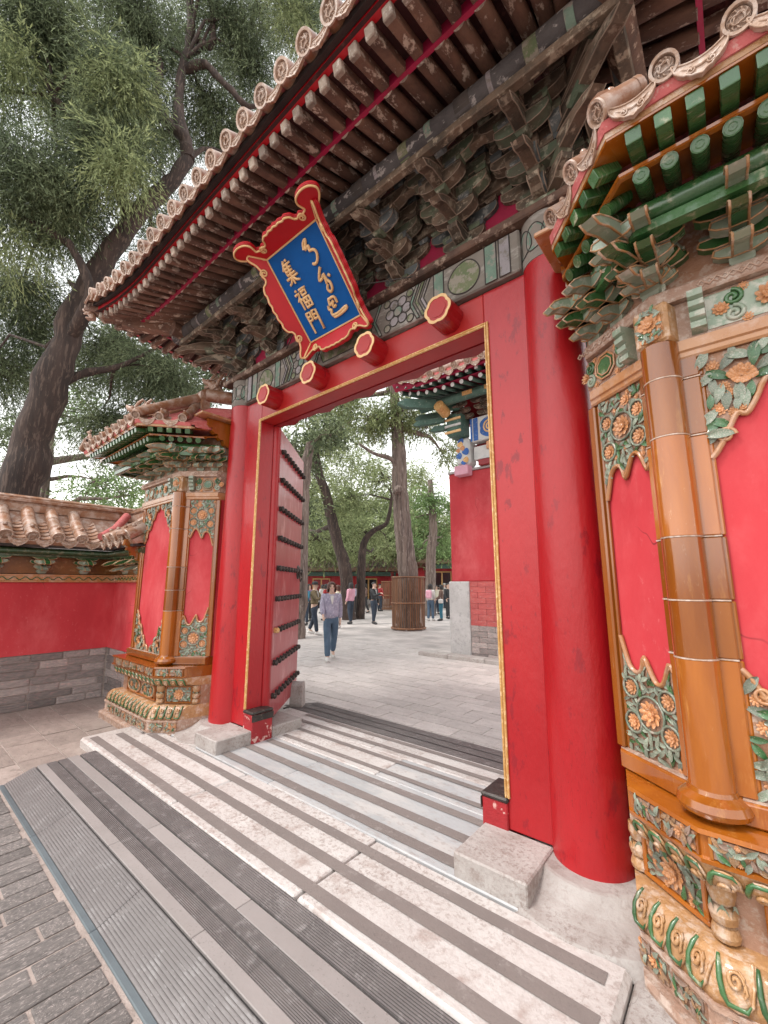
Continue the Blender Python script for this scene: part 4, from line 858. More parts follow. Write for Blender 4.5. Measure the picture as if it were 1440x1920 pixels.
        mb = MB(); mb.tube([F @ V(a-.02+(b-a+.04)*i/(n_*4), 2.866+.014*math.sin(i*math.pi/2), .072) for i in range(n_*4+1)], .005, 5); mb.tube([F @ V(a-.02+(b-a+.04)*i/(n_*4), 2.866-.014*math.sin(i*math.pi/2), .071) for i in range(n_*4+1)], .004, 5); build(mb, 'plate_scroll', 'pink_carved', root)
    # panel corner reliefs
    a, b = .066, L1-.125; W1 = b-a
    top = [(a, 2.553), (b, 2.553), (b, 2.13), (b-.02*1, 2.10), (b-.20*W1, 2.19), (b-.33*W1, 2.20), (b-.42*W1, 2.16), (a+.46*W1, 2.09), (a+.40*W1, 2.15), (a+.28*W1, 2.17), (a+.15*W1, 2.14), (a+.06*W1, 2.06), (a, 2.0)]
    relief(root, F1, top, [(a+.5*W1, 2.37, .055), (a+.16*W1, 2.42, .033), (a+.86*W1, 2.42, .033), (a+.16*W1, 2.26, .036), (a+.84*W1, 2.28, .036), (a+.62*W1, 2.5, .03)], top[2:], rot_seed+1, .05, .03, edge=.010)
    bot = [(u, .75+(2.553-v)*.98) for u, v in top[::-1]]
    relief(root, F1, bot, [(a+.5*W1, .95, .058), (a+.15*W1, .89, .036), (a+.85*W1, .88, .036), (a+.15*W1, 1.05, .034), (a+.85*W1, 1.03, .034)], bot[:-2], rot_seed+2, .05, .03, edge=.010)
    a, b = .125, L2-.078; W2 = b-a
    for top_ in (True, False):
        for lf in (True, False):
            sp_ = [(0, 0), (.46*W2, 0), (.455*W2, -.035), (.40*W2, -.07), (.37*W2, -.05), (.33*W2, -.10), (.29*W2, -.17), (.25*W2, -.165), (.20*W2, -.25), (.16*W2, -.30), (.125*W2, -.29), (.07*W2, -.38), (.03*W2, -.44), (0, -.47)]
            pl = [((a+u) if lf else (b-u), 2.553+v if top_ else .752-v) for u, v in sp_]
            fl = [(.17*W2, -.12, .062, 1), (.055*W2, -.06, .026), (.06*W2, -.26, .028), (.33*W2, -.045, .026)]
            fl = [(((a+f[0]) if lf else (b-f[0])), 2.553+f[1] if top_ else .752-f[1], *f[2:]) for f in fl]
            relief(root, F2, pl, fl, pl[1:], rot_seed+10+2*top_+lf, .085, .040, edge=.014)
            mb = MB(); c_ = pl[-3]; mb.tube([F2 @ V(u, v, .02) for u, v in spiral(c_[0], c_[1], .035, .006, 0, 1.5, 20, 1 if lf == top_ else -1)], .008, 6); build(mb, 'rim_scroll', 'amber_pale', root)
    # brackets
    def gset(F, u, corner=False):
        o = put('glazed_bracket', None, root, F @ T(u, 2.90, 0)); o.empty_display_size = .05
        B = F @ frame((u, 2.90, .012), (1.35, 0, 0), (0, 0, -(.86 if F is F1 else 1.12)), (0, 1.12, 0))
        for k in range(3): put('glazed_beak', GBK[k], o, B @ T(0, 0, .045+.062*k))
        mb_ = ((0, -.01, 0), (1, -.01, 1), (1, -.10, 0), (2, -.10, 1), (2, -.19, 2))
        for t, y, i in mb_: put('glazed_arm', GA[i], o, B @ T(0, y, .045+.062*t))
        for t, y, i in mb_:
            for e in (-1, 1): put('glazed_block', GBLK, o, B @ T(e*(.045, .08, .06)[i], y, .045+.062*t+.05))
        put('glazed_block', GBLK, o, B @ SC(1.7, 1.7, 1.9))
    gset(F1, .10); gset(F1, L1*.56); gset(F2, L2*.31); gset(F2, L2*.60); gset(F2, L2*.89)
    for F in (F1, F2):
        gset(F, L1-.0 if F is F1 else 0.)
    FD = frame(C1, dm.cross(V(0, 0, 1))*-1, (0, 0, 1), dm); gset(FD @ SC(1, 1, 1.25), 0.)
    # eaves: measured by p, the distance out from the wall faces
    def raft(me, F, u, p0, p1, z0, z1, name):
        p = F @ V(u, z0, p0); q = F @ V(u, z1, p1); d = q-p; y = d.normalized(); x = y.cross(V(0, 0, 1)).normalized(); z = x.cross(y); put(name, me, root, frame(p, x, y*d.length, z))
    umin = lambda p: .02+p*(-nr1.x*SR/dr.x)
    for F in (FR1, F2):
        for i in range(-6, 24):
            u = (LR+cu1*.44-.03-.098*i) if F is FR1 else (.03+.098*i)
            for p0, p1, z0, z1, me, nm in ((.44, .20, 3.215, 3.30, GRAFT, 'glazed_rafter'), (.575, .34, 3.285, 3.335, GFLY, 'glazed_flying_rafter')):
                if F is FR1:
                    if u > LR+cu1*p0-.03 or u < umin(p0)+.02: continue
                    if u > LR: p1 = max(p1, (u-LR)/cu1+.03)
                else:
                    if u < cu2*p0+.03 or u > L2R+p0-.03: continue
                    if u < 0: p1 = max(p1, u/cu2+.03)
                    if u > L2R: p1 = max(p1, u-L2R+.03)
                if p0-p1 < .03: continue
                raft(me, F, u, p0, p1, z0, z1, nm)
    SRf('rafter_board', [(.15, 3.345), (.20, 3.333), (.45, 3.250), (.453, 3.262), (.20, 3.345), (.15, 3.356)], 'amber')
    SRf('inner_eave_board', [(.425, 3.243), (.448, 3.243), (.448, 3.262), (.425, 3.262)], 'amber')
    SRf('flying_board', [(.30, 3.378), (.585, 3.314), (.588, 3.324), (.30, 3.39)], 'amber')
    SRf('eave_fascia', [(.555, 3.322), (.59, 3.322), (.595, 3.365), (.555, 3.368)], 'amber_carved')
    SRf('roof_bed', [(-.15, 3.40), (.60, 3.345), (.615, 3.385), (.40, 3.48), (.15, 3.62), (-.12, 3.80), (-.15, 3.80)], 'tile_mortar')
    slope = [(.61, 3.405), (.40, 3.50), (.15, 3.64), (-.12, 3.82)]
    def trow(F, u, p1):
        A = F @ V(u, 3.428, .635); B = F @ V(u, 3.515, .44); y = (B-A).normalized(); x = y.cross(V(0, 0, 1)).normalized(); z = x.cross(y)
        put('tile_end', PTE, root, frame(A, x, y, z))
        pts = [F @ V(u, 3.495, .46)]+[F @ V(u, z_, p_) for p_, z_ in slope[1:] if p_ >= p1]
        if len(pts) > 1: mb = MB(); mb.tube(pts, .055, 9); build(mb, 'tile_row', 'tile_glaze', root)
    def dtile(F, u):
        A = F @ V(u, 3.412, .628); B = F @ V(u, 3.505, .40); y = (B-A).normalized(); x = y.cross(V(0, 0, 1)).normalized(); z = x.cross(y); put('drip_tile', PDR, root, frame(A, x, y, z))
    us1 = LR+cu1*.62; pit1 = .246
    for i in range(3): trow(FR1, us1-.004-pit1*i, .45 if i == 0 else (.2 if i == 1 else -.2))
    for i in range(2): dtile(FR1, us1-pit1*(i+.5))
    us2 = cu2*.62; pit2 = .212
    for i in range(1, 9):
        u = us2+.004+pit2*i; trow(F2, u, -.2 if u < L2R else u-L2R+.02)
    for i in range(8): dtile(F2, us2+pit2*(i+.5))
    FS = frame((1.02, 2.25, 0), (0, 1, 0), (0, 0, 1), (1, 0, 0))
    for i in range(7):
        u = -.62+.212*i; trow(FS, u, -.2 if u > 0 else -u+.02); dtile(FS, u+.106)
    # ridges with figures
    def hip(i, t): p = .60-.70*t; return RPTS[i]+RM[i]*p+V(0, 0, 3.47+.42*t)
    for i in (1, 2):
        mb = MB(); mb.tube([hip(i, t) for t in (0, .3, .6, 1)], [.055, .06, .065, .07], 10); build(mb, 'hip_ridge', 'tile_glaze', root)
    hd = (hip(2, 0)-hip(2, 1)); hd.z = 0; hd.normalize(); hx = hd.cross(V(0, 0, 1))
    for me, t, sc in ((FIGURE, .04, .20), (FIGURE, .26, .17), (BEAST, .66, .36)):
        put('ridge_figure' if me is FIGURE else 'ridge_beast', me, root, frame(hip(2, t)+V(0, 0, .05), -hx*sc, -hd*sc, V(0, 0, sc)))
    mb = MB(); mb.tube([C1+V(-.1, .16, 3.93), V(1.0, 2.42, 3.93)], .085, 12); mb.box(C1.x-.1, 1.0, 2.36, 2.46, 3.66, 3.93); build(mb, 'main_ridge', 'tile_glaze', root)
    mb = MB(); mb.tube([C1+V(-.08, .16, 3.94), V(-.50, 2.86, 3.94)], .085, 12); build(mb, 'main_ridge', 'tile_glaze', root)
    put('ridge_beast', BEAST, root, frame(V(-.20, 2.50, 3.96), V(.20, .18, 0), V(.18, -.20, 0)*-1, V(0, 0, .30)))
    # scrolled end block against the timber column
    sc_ = [(-.02, 3.50), (.30, 3.50), (.30, 3.42), (.27, 3.39), (.235, 3.395), (.24, 3.36), (.20, 3.33), (.165, 3.335), (.165, 3.30), (.125, 3.27), (.09, 3.275), (.07, 3.22), (.03, 3.20), (-.02, 3.20)]
    A = frame((-.555, 2.58, 0), (0, -1, 0), (0, 0, 1), (-1, 0, 0)); mb = MB(); mb.prism(sc_, -.03, .05, 0, A); build(mb, 'scroll_block', 'amber', root)
    mb = MB(); mb.box(-.69, -.50, 2.16, 2.60, 3.505, 3.535, 0, None, .006); build(mb, 'coping_tile', 'amber_pale', root)
    return root
def gl_block():
    mb = MB(); a, b, h = .038, .026, .022
    vs_ = [(sx*q/2, sy*q/2, zz) for q, zz in ((b, 0), (a, h*.5), (a, h)) for sx, sy in ((-1,-1),(1,-1),(1,1),(-1,1))]
    mb.add(vs_, [(3,2,1,0), (8,9,10,11)]+[(i*4+j, i*4+(j+1) % 4, i*4+4+(j+1) % 4, i*4+4+j) for i in range(2) for j in range(4)]); return mb.mesh('glazed_block', ['green_pale'])
GBLK = gl_block()
pier_r = glazed_pier('glazed tile pier with amber corner shaft, standing where no low wall adjoins', 100)
G = Matrix(((-1, 0, 0, 2*XC), (0, 1, 0, 0), (0, 0, 1, 0), (0, 0, 0, 1)))
pier_l = glazed_pier('glazed tile pier joining the low red wall, dragon head figures on its small roof', 300)
G = Matrix.Identity(4)
# ================================================================ low wall beside the left pier
wall = thing('courtyard_wall', 'low red plastered wall on grey brick footing with a tiled coping', 'wall', (-7.7, 0.8, -.1))
WP = [(-7.5, -2.6), (-7.5, 2.4), (-6.02, 2.4)]
FW = frame((-7.5, 2.4, 0), (0, 1, 0), (0, 0, 1), (1, 0, 0)); FR = frame((-7.5, 2.4, 0), (1, 0, 0), (0, 0, 1), (0, -1, 0))
def SW(name, prof, m, smooth=False): mb = MB(); sweep(mb, WP, prof, 0, smooth); return build(mb, name, m, wall)
SW('footing_core', [(-.5, -.12), (-.012, -.12), (-.012, .61), (-.5, .61)], 'mortar')
SW('plaster', [(-.5, .61), (.006, .612), (-.012, .9), (-.02, 1.58), (-.5, 1.58)], 'red_plaster')
SW('carved_band', [(-.5, 1.58), (.012, 1.582), (.018, 1.60), (.010, 1.605), (.010, 1.665), (.018, 1.67), (.018, 1.69), (-.5, 1.70)], 'amber_pale')
SW('bracket_back', [(-.5, 1.70), (-.03, 1.70), (-.03, 1.98), (-.5, 1.98)], 'amber_eave_shade')
SW('wall_purlin', [(.16+.045*math.cos(a), 2.0+.045*math.sin(a)) for a in [-math.pi+i*2*math.pi/12 for i in range(13)]], 'green_eave_shade', True)
SW('purlin_board', [(-.03, 1.93), (.15, 1.93), (.15, 1.96), (-.03, 1.97)], 'green_eave_shade')
SW('eave_board', [(.1, 2.06), (.30, 2.045), (.31, 2.075), (.1, 2.11)], 'dark_wood')
SW('roof_bed', [(-.55, 2.05), (.30, 2.075), (.33, 2.12), (-.05, 2.36), (-.24, 2.58), (-.55, 2.58)], 'tile_glaze')
SW('ridge_base', [(-.52, 2.58), (-.22, 2.58), (-.215, 2.68), (-.24, 2.69), (-.24, 2.705), (-.205, 2.72), (-.20, 2.75), (-.25, 2.765), (-.24, 2.79), (-.29, 2.82), (-.40, 2.83), (-.52, 2.80)], 'tile_glaze')
rw = random.Random(9)
BRK = MB().box(-.5, .5, -.5, .5, -.5, .5, 0, None, .05).mesh('brick', ['grey_brick'])
for F, Lw, sg in ((FW, 5.0, -1), (FR, 1.44, 1)):
    for r in range(7):
        u = 0 if r % 2 else -.22
        while u < Lw:
            ln = rw.uniform(.30, .58); a = max(u, .012); b = min(u+ln, Lw); u += ln+.009
            if b-a > .06:
                z0 = -.10+.1015*r; put('brick', BRK, wall, F @ frame((sg*(a+b)/2, z0+.049, -.045+rw.uniform(-.004, .006)), (b-a, 0, 0), (0, .093, 0), (0, 0, .09)))
for F, u0, u1 in ((FW, -4.9, -.02), (FR, .05, 1.2)):
    n_ = int((u1-u0)/.12)
    mb = MB(); mb.tube([F @ V(u0+(u1-u0)*i/(n_*6), 1.634+.020*math.sin(i*math.pi/3), .012) for i in range(n_*6+1)], .007, 5); build(mb, 'band_scroll', 'green_glaze', wall)
def wset(F, u):
    o = put('wall_bracket', None, wall, F @ T(u, 1.70, 0)); o.empty_display_size = .05
    B = F @ frame((u, 1.70, -.03), (1.35, 0, 0), (0, 0, -1.2), (0, 1.15, 0))
    for k in range(2): put('glazed_beak', GBK[k], o, B @ T(0, 0, .05+.07*k))
    for t, y, i in ((0, -.01, 0), (1, -.01, 1), (1, -.1, 2), (2, -.1, 1)): put('glazed_arm', GA[i], o, B @ T(0, y, .05+.06*t))
    put('glazed_block', GBLK, o, B @ SC(2.2, 2.2, 2.2))
for i in range(9): wset(FW, -.42-.50*i)
for i in range(3): wset(FR, .38+.45*i)
WTE = tile_end_mesh(.080, .23, 'tile_end', True); WDR = drip_mesh(.215, .85, .24, 'drip_tile')
WT2 = MB().lathe([(.066, 0), (.078, .006), (.079, .24), (.083, .245), (.083, .27), (.05, .275)], 18, 0, RX(-math.pi/2)).mesh('cover_tile', ['tile_glaze'])
WPN = MB()
def _pan(u, v): return (-.11+.22*u, .03+v*.10, -.05*(1-(2*u-1)**2)+.012*(1-v))
WPN.grid(_pan, 8, 1); WPN.grid(lambda u, v: (-.11+.22*u, .03, -.05*(1-(2*u-1)**2)+.012-.014*v), 8, 1); WPN = WPN.mesh('pan_tile', ['tile_glaze'])
def wtile(F, u):
    A = F @ V(u, 2.185, .355); Bp = F @ V(u, 2.36, .06); y = (Bp-A).normalized(); x = y.cross(V(0, 0, 1)).normalized(); z = x.cross(y); M_ = frame(A, x, y, z)
    put('tile_end', WTE, wall, M_ @ RY(rw.uniform(-.2, .2))); put('cover_tile', WT2, wall, M_ @ T(0, .228, .004)); put('cover_tile', WT2, wall, M_ @ T(0, .49, .012) @ RX(.12))
def wdrip(F, u):
    A = F @ V(u, 2.165, .348); Bp = F @ V(u, 2.34, .05); y = (Bp-A).normalized(); x = y.cross(V(0, 0, 1)).normalized(); z = x.cross(y); M_ = frame(A, x, y, z)
    put('drip_tile', WDR, wall, M_)
    for k in range(6): put('pan_tile', WPN, wall, M_ @ T(0, .10*k, .012+.004*k))
for i in range(16): wtile(FW, -.58-.276*i)
for i in range(16): wdrip(FW, -.58-.276*(i-.5))
for i in range(4): wtile(FR, .58+.276*i)
for i in range(4): wdrip(FR, .58+.276*(i-.5))
A = F = FR
mb = MB(); mb.tube([V(-7.16, 2.06, 2.24), V(-7.4, 2.3, 2.40), V(-7.62, 2.52, 2.66)], .06, 10); build(mb, 'valley_ridge', 'tile_mortar', wall)
sc_ = [(.0, 2.16), (.36, 2.14), (.37, 2.06), (.33, 2.05), (.34, 2.0), (.29, 1.98), (.28, 1.93), (.22, 1.92), (.20, 1.86), (.14, 1.84), (0, 1.82)]
A = FR @ frame((1.36, 0, 0), (0, 0, 1), (0, 1, 0), (-1, 0, 0)); mb = MB(); mb.prism(sc_, -.02, .05, 0, A); build(mb, 'scroll_block', 'amber', wall)
mb = MB(); mb.box(1.12, 1.42, 2.20, 2.26, -.05, .40, 0, FR @ T(0, 0, 0), .01); build(mb, 'coping_end', 'tile_glaze', wall)
# ================================================================ ground
def brick_mat(name, c1, c2, mort, scale, bw, bh, rot):
    m = bpy.data.materials.new(name); m.use_nodes = True; nt = m.node_tree; N = nt.nodes; L = nt.links; b = N['Principled BSDF']
    tc = N.new('ShaderNodeTexCoord'); mp = N.new('ShaderNodeMapping'); mp.inputs['Rotation'].default_value = (0, 0, rot); br = N.new('ShaderNodeTexBrick')
    br.inputs['Scale'].default_value = scale; br.inputs['Brick Width'].default_value = bw; br.inputs['Row Height'].default_value = bh; br.inputs['Mortar Size'].default_value = .008; br.inputs['Mortar Smooth'].default_value = .3
    br.inputs['Color1'].default_value = (*c1, 1); br.inputs['Color2'].default_value = (*c2, 1); br.inputs['Mortar'].default_value = (*mort, 1)
    L.new(tc.outputs['Object'], mp.inputs[0]); L.new(mp.outputs[0], br.inputs[0])
    no = N.new('ShaderNodeTexNoise'); no.inputs['Scale'].default_value = 1.1; no.inputs['Detail'].default_value = 8; L.new(tc.outputs['Object'], no.inputs[0])
    mr = N.new('ShaderNodeMapRange'); mr.inputs['From Min'].default_value = .3; mr.inputs['From Max'].default_value = .7; mr.inputs['To Min'].default_value = .72; mr.inputs['To Max'].default_value = 1.12; L.new(no.outputs[0], mr.inputs[0])
    hv = N.new('ShaderNodeHueSaturation'); L.new(br.outputs[0], hv.inputs['Color']); L.new(mr.outputs[0], hv.inputs['Value']); L.new(hv.outputs[0], b.inputs['Base Color'])
    bp = N.new('ShaderNodeBump'); bp.inputs['Strength'].default_value = .4; bp.inputs['Distance'].default_value = .01; bp.invert = True; L.new(br.outputs['Fac'], bp.inputs['Height']); L.new(bp.outputs[0], b.inputs['Normal'])
    b.inputs['Roughness'].default_value = .7; MATS[name] = m
brick_mat('far_paving', (.55, .50, .475), (.45, .41, .39), (.33, .29, .27), 1., .52, .26, 0)
ZG = -.09
mb = MB(); mb.add([(-150, -150, -.125), (150, -150, -.125), (150, 150, -.125), (-150, 150, -.125)], [(0, 1, 2, 3)])
gr = build(mb, 'ground', 'mortar'); gr['kind'] = 'structure'
mb = MB(); mb.add([(-60, 3.5, -.098), (30, 3.5, -.098), (30, 80, -.098), (-60, 80, -.098)], [(0, 1, 2, 3)]); cy_ = build(mb, 'courtyard_pavement', 'far_paving'); cy_['kind'] = 'structure'
PV = MB().box(-.5, .5, -.5, .5, -.5, .5, 0, None, .03).mesh('paving_brick', ['paver_light'])
rp = random.Random(21); cnt = 0
for r in range(26):
    y = 4.27+.262*r; x0 = -1.0-.62*y*1.0; x1 = -.40*y+.2
    xs = x0-rp.uniform(0, .5) if True else x0
    xs = -12+.26*(r % 2)
    while xs < x1:
        if xs+.52 > -y*1.62 and xs < -y*.44 and cnt < 300:
            put('paving_brick', PV, cy_, T(xs+.26, y+.131, -.118+rp.uniform(-.004, .004)) @ RX(rp.uniform(-.006, .006)) @ RY(rp.uniform(-.004, .004)) @ SC(.512, .254, .06)); cnt += 1
        xs += .52
PVW = MB().box(-.5, .5, -.5, .5, -.5, .5, 0, None, .01).mesh('white_line', ['white_stone'])
# front brick paving, long side across the ramp
PWm = MB().box(-.5, .5, -.5, .5, -.5, .5, 0, None, .02).mesh('paving_slab', ['paver_warm'])
fp = struct('brick_pavement', 'dark worn brick pavement with pale lime joints'); PD = MB().box(-.5, .5, -.5, .5, -.5, .5, 0, None, .025).mesh('paving_brick', ['paver_dark'])
mb = MB(); mb.add([(-7.45, -1.2, -.0935), (.4, -1.2, -.0935), (.4, 2.4, -.0935), (-7.45, 2.4, -.0935)], [(0, 1, 2, 3)]); build(mb, 'lime_bedding', 'mortar', fp)
for i in range(40):
    x = -5.0+.122*i; y = .862-rp.uniform(0, .02)
    if x > -.1: break
    first = True
    while y > -.9:
        ln = rp.uniform(.34, .52) if not first else rp.uniform(.12, .4); first = False
        put('paving_brick', PD, fp, T(x+.06, y-ln/2, -.132+rp.uniform(-.003, .003)) @ RZ(rp.uniform(-.012, .012)) @ RX(rp.uniform(-.006, .006)) @ SC(.112, ln-.010, .09)); y -= ln+.004
for r in range(8):
    y = -.3+.34*r; x = -7.45
    while x < -4.95:
        ln = rp.uniform(.35, .75)
        if not (y < .9 and x+ln > -5.02): put('paving_slab', PWm, fp, T(x+ln/2, y+.17, -.132+rp.uniform(-.004, .004)) @ RX(rp.uniform(-.01, .01)) @ SC(ln-.012, .326, .09))
        x += ln
for r in range(5):   # the brick strip continues outside the ramp end
    pass
# marble doorstep
st = struct('marble_doorstep', 'worn white marble doorstep crossed by grey anti slip strips')
def slab(x0, x1, y0, y1, z1, m, c=.007, z0=-.12): mb = MB(); mb.box(x0, x1, y0, y1, z0, z1, 0, None, c); return build(mb, 'marble_slab', m, st)
slab(-5.38, -3.30, 1.56, 2.196, 0, 'marble', .022); slab(-3.296, -1.9, 1.56, 2.196, .001, 'marble'); slab(-1.896, -.51, 1.56, 2.196, 0, 'marble', .022)
slab(-4.9, -3.05, 2.203, 2.86, -.002, 'marble_blue'); slab(-3.045, -.62, 2.203, 2.86, 0, 'marble_blue'); slab(-4.9, -2.5, 2.866, 3.27, 0, 'marble'); slab(-2.495, -.4, 2.866, 3.27, -.002, 'marble_blue'); slab(-4.6, -2.9, 3.276, 3.62, -.002, 'marble'); slab(-2.896, -.4, 3.276, 3.62, 0, 'marble')
slab(-.505, .9, 1.0, 2.70, -.035, 'stone_block', .01)
STR = [(1.615, 1.69, -5.28, -.56), (1.825, 1.90, -5.2, -.56), (2.035, 2.105, -4.95, -.58), (2.262, 2.345, -3.86, -1.385), (2.50, 2.585, -3.86, -1.385), (2.725, 2.80, -3.83, -1.40), (2.93, 2.985, -3.83, -1.40), (3.15, 3.205, -4.1, -1.2), (3.345, 3.405, -4.2, -1.1), (3.53, 3.59, -4.2, -1.1)]
for y0, y1, x0, x1 in STR:
    mb = MB(); n_ = 30; rs = random.Random(int(y0*100)); vs_ = []
    for i in range(n_+1):
        x = x0+(x1-x0)*i/n_; vs_ += [(x, y0+rs.uniform(-.002, .002), .0035), (x, y1+rs.uniform(-.002, .002), .0035)]
    mb.add(vs_, [(2*i, 2*i+2, 2*i+3, 2*i+1) for i in range(n_)])
    base = [(x0, y0+.004, .0005), (x1, y0+.004, .0005), (x1, y1-.004, .0005), (x0, y1-.004, .0005)]
    build(mb, 'anti_slip_strip', 'strip', st)
# ramps
ramp = thing('entrance_ramp', 'grey ramp of ribbed metal plates and concrete strips before the marble step', 'ramp', (-2.5, 1.2, -.1))
def ribbed(parent, y0, y1, z0, z1, x0, x1, pitch, m, name='ribbed_plate', gap=None):
    mb = MB(); n_ = max(1, int(round((y1-y0)/pitch)))
    for i in range(n_):
        a = y0+(y1-y0)*i/n_; b = y0+(y1-y0)*(i+.58)/n_; c = y0+(y1-y0)*(i+1)/n_; zf = lambda y: z0+(z1-z0)*(y-y0)/(y1-y0)
        mb.add([(x0, a, zf(a)), (x1, a, zf(a)), (x1, b, zf(b)), (x0, b, zf(b))], [(0, 1, 2, 3)])
        mb.add([(x0, b, zf(b)), (x1, b, zf(b)), (x1, b, zf(b)-.005), (x0, b, zf(b)-.005)], [(0, 1, 2, 3)], 1)
        mb.add([(x0, b, zf(b)-.005), (x1, b, zf(b)-.005), (x1, c, zf(c)-.005), (x0, c, zf(c)-.005)], [(0, 1, 2, 3)], 1)
        mb.add([(x0, c, zf(c)-.005), (x1, c, zf(c)-.005), (x1, c, zf(c)), (x0, c, zf(c))], [(0, 1, 2, 3)], 1)
    mb.box(x0, x1, y0, y1, min(z0, z1)-.05, min(z0, z1)-.006, 0); return build(mb, name, [m, 'plate_dark'], parent)
xs = [-4.87, -3.76, -2.56, -1.36, .3]
for a, b in zip(xs, xs[1:]):
    ribbed(ramp, .905, 1.098, -.083, -.006, a+.002, b-.002, .0135, 'plate_metal')
    mb = MB(); mb.box(a+.002, b-.002, .872, .905, -.12, -.084, 0, None, .004); build(mb, 'blue_edge', 'plate_blue', ramp)
for a, b in zip([-4.87, -3.1, -2.05, -1.0], [-3.1, -2.05, -1.0, .3]):
    mb = MB(); mb.box(a+.001, b-.002, 1.112, 1.176, -.12, -.004, 0, None, .003); build(mb, 'concrete_strip', 'concrete', ramp)
    mb = MB(); mb.box(a+.001, b-.002, 1.332, 1.418, -.12, -.003, 0, None, .003); build(mb, 'concrete_strip', 'concrete', ramp)
for a, b in zip([-4.87, -2.9, -1.7], [-2.9, -1.7, .3]):
    ribbed(ramp, 1.178, 1.250, -.004, -.004, a+.001, b-.001, .0085, 'plate_dark', 'ribbed_plate'); ribbed(ramp, 1.262, 1.330, -.004, -.004, a+.001, b-.001, .0085, 'plate_dark')
    ribbed(ramp, 1.430, 1.552, -.003, -.001, a+.001, b-.001, .0125, 'plate_dark')
mb = MB(); mb.box(-4.87, .3, 1.09, 1.556, -.12, -.018); build(mb, 'ramp_core', 'rubber', ramp)
ramp2 = thing('courtyard_ramp', 'dark ribbed ramp plates on the courtyard side of the doorstep', 'ramp', (-2.5, 3.9, -.1))
for a, b in ((-4.75, -3.6), (-3.6, -2.4), (-2.4, -1.0)):
    for y0, y1, z0, z1 in ((3.63, 3.80, -.004, -.025), (3.82, 4.0, -.027, -.05), (4.02, 4.22, -.053, -.085)): ribbed(ramp2, y0, y1, z0, z1, a+.002, b-.002, .02, 'plate_dark')
# ================================================================ trees
def leaves(lobes, seed, strands=10, per=10, step=.05, L=.085, w=.017, droop=.55, spread=.16):
    rn = np.random.default_rng(seed); cs = []; out = []
    for c, r, n in lobes:
        d = rn.normal(size=(n, 3)); d /= np.linalg.norm(d, axis=1)[:, None]; rr = rn.random(n)**.45
        # pull cluster points together into limbs so that the crown breaks into clumps with gaps
        p = np.array(c)+d*rr[:, None]*np.array(r); k = max(3, n//9); hub = p[rn.integers(0, n, k)]; j = rn.integers(0, k, n); p = p+(hub[j]-p)*rn.uniform(.15, .65, (n, 1))
        cs.append(p); out.append(d)
    C = np.concatenate(cs); O = np.concatenate(out); n = len(C)
    C2 = np.repeat(C, strands, 0); O2 = np.repeat(O, strands, 0); m = len(C2)
    start = C2+rn.normal(size=(m, 3))*spread; dr = O2*.45+rn.normal(size=(m, 3))*.75; dr[:, 2] -= droop*rn.uniform(.3, 1.5, m); dr /= np.linalg.norm(dr, axis=1)[:, None]
    t = np.tile(np.arange(per), m); S = np.repeat(start, per, 0); D = np.repeat(dr, per, 0); q = len(S)
    pos = S+D*(t*step)[:, None]; pos[:, 2] -= droop*.35*(t*step)**2*2
    sd = D+rn.normal(size=(q, 3))*.38; sd[:, 2] -= .22; sd /= np.linalg.norm(sd, axis=1)[:, None]
    rx = rn.normal(size=(q, 3)); sx = np.cross(sd, rx); sx /= np.linalg.norm(sx, axis=1)[:, None]
    ln = (L*rn.uniform(.6, 1.35, q))[:, None]; ww = (w*rn.uniform(.7, 1.4, q))[:, None]
    v = np.stack([pos, pos+sd*ln*.45+sx*ww, pos+sd*ln, pos+sd*ln*.45-sx*ww], 1).reshape(-1, 3)
    return v, C
def crown(v, m, parent, name='crown'):
    me = bpy.data.meshes.new(name); n = len(v)//4
    me.vertices.add(len(v)); me.vertices.foreach_set('co', v.astype(np.float32).ravel()); me.loops.add(len(v)); me.loops.foreach_set('vertex_index', np.arange(len(v), dtype=np.int32))
    me.polygons.add(n); me.polygons.foreach_set('loop_start', np.arange(0, len(v), 4, dtype=np.int32)); me.polygons.foreach_set('loop_total', np.full(n, 4, np.int32)); me.update(calc_edges=True)
    me.materials.append(MATS[m]); return put(name, me, parent)
def gnarly(pts, rads, seed, k=5, amp=.12):
    rd = random.Random(seed); P = smooth_poly([Vector(p) for p in pts], k, closed=False); P = [Vector(p) for p in P]; n = len(P); R_ = []
    for i in range(n):
        f = i/(n-1)*(len(rads)-1); a = int(min(f, len(rads)-2)); r = rads[a]+(rads[a+1]-rads[a])*(f-a); R_.append(r*rd.uniform(1-amp, 1+amp)); 
        if 0 < i < n-1: P[i] = P[i]+V(rd.uniform(-1, 1), rd.uniform(-1, 1), rd.uniform(-.5, .5))*r*amp*1.6
    return P, R_
def ridged_trunk(pts, rads, n=40, ridge=.06, seed=1, k=6):
    P, R_ = gnarly(pts, rads, seed, k, .03); rd = random.Random(seed); ph = [rd.uniform(-1, 1) for _ in range(n)]; mb = MB(); vs_ = []; m = len(P)
    for i, p in enumerate(P):
        for j in range(n):
            a = 2*math.pi*j/n+.05*math.sin(i*.7+j*.3); s = 1+ridge*(ph[j]*.8+.5*math.sin(j*2.1+i*.25)+.35*rd.uniform(-1, 1)*.5); vs_.append((p.x+R_[i]*s*math.cos(a), p.y+R_[i]*s*math.sin(a), p.z))
    mb.add(vs_, [(i*n+j, i*n+(j+1) % n, (i+1)*n+(j+1) % n, (i+1)*n+j) for i in range(m-1) for j in range(n)], 0, True); return mb
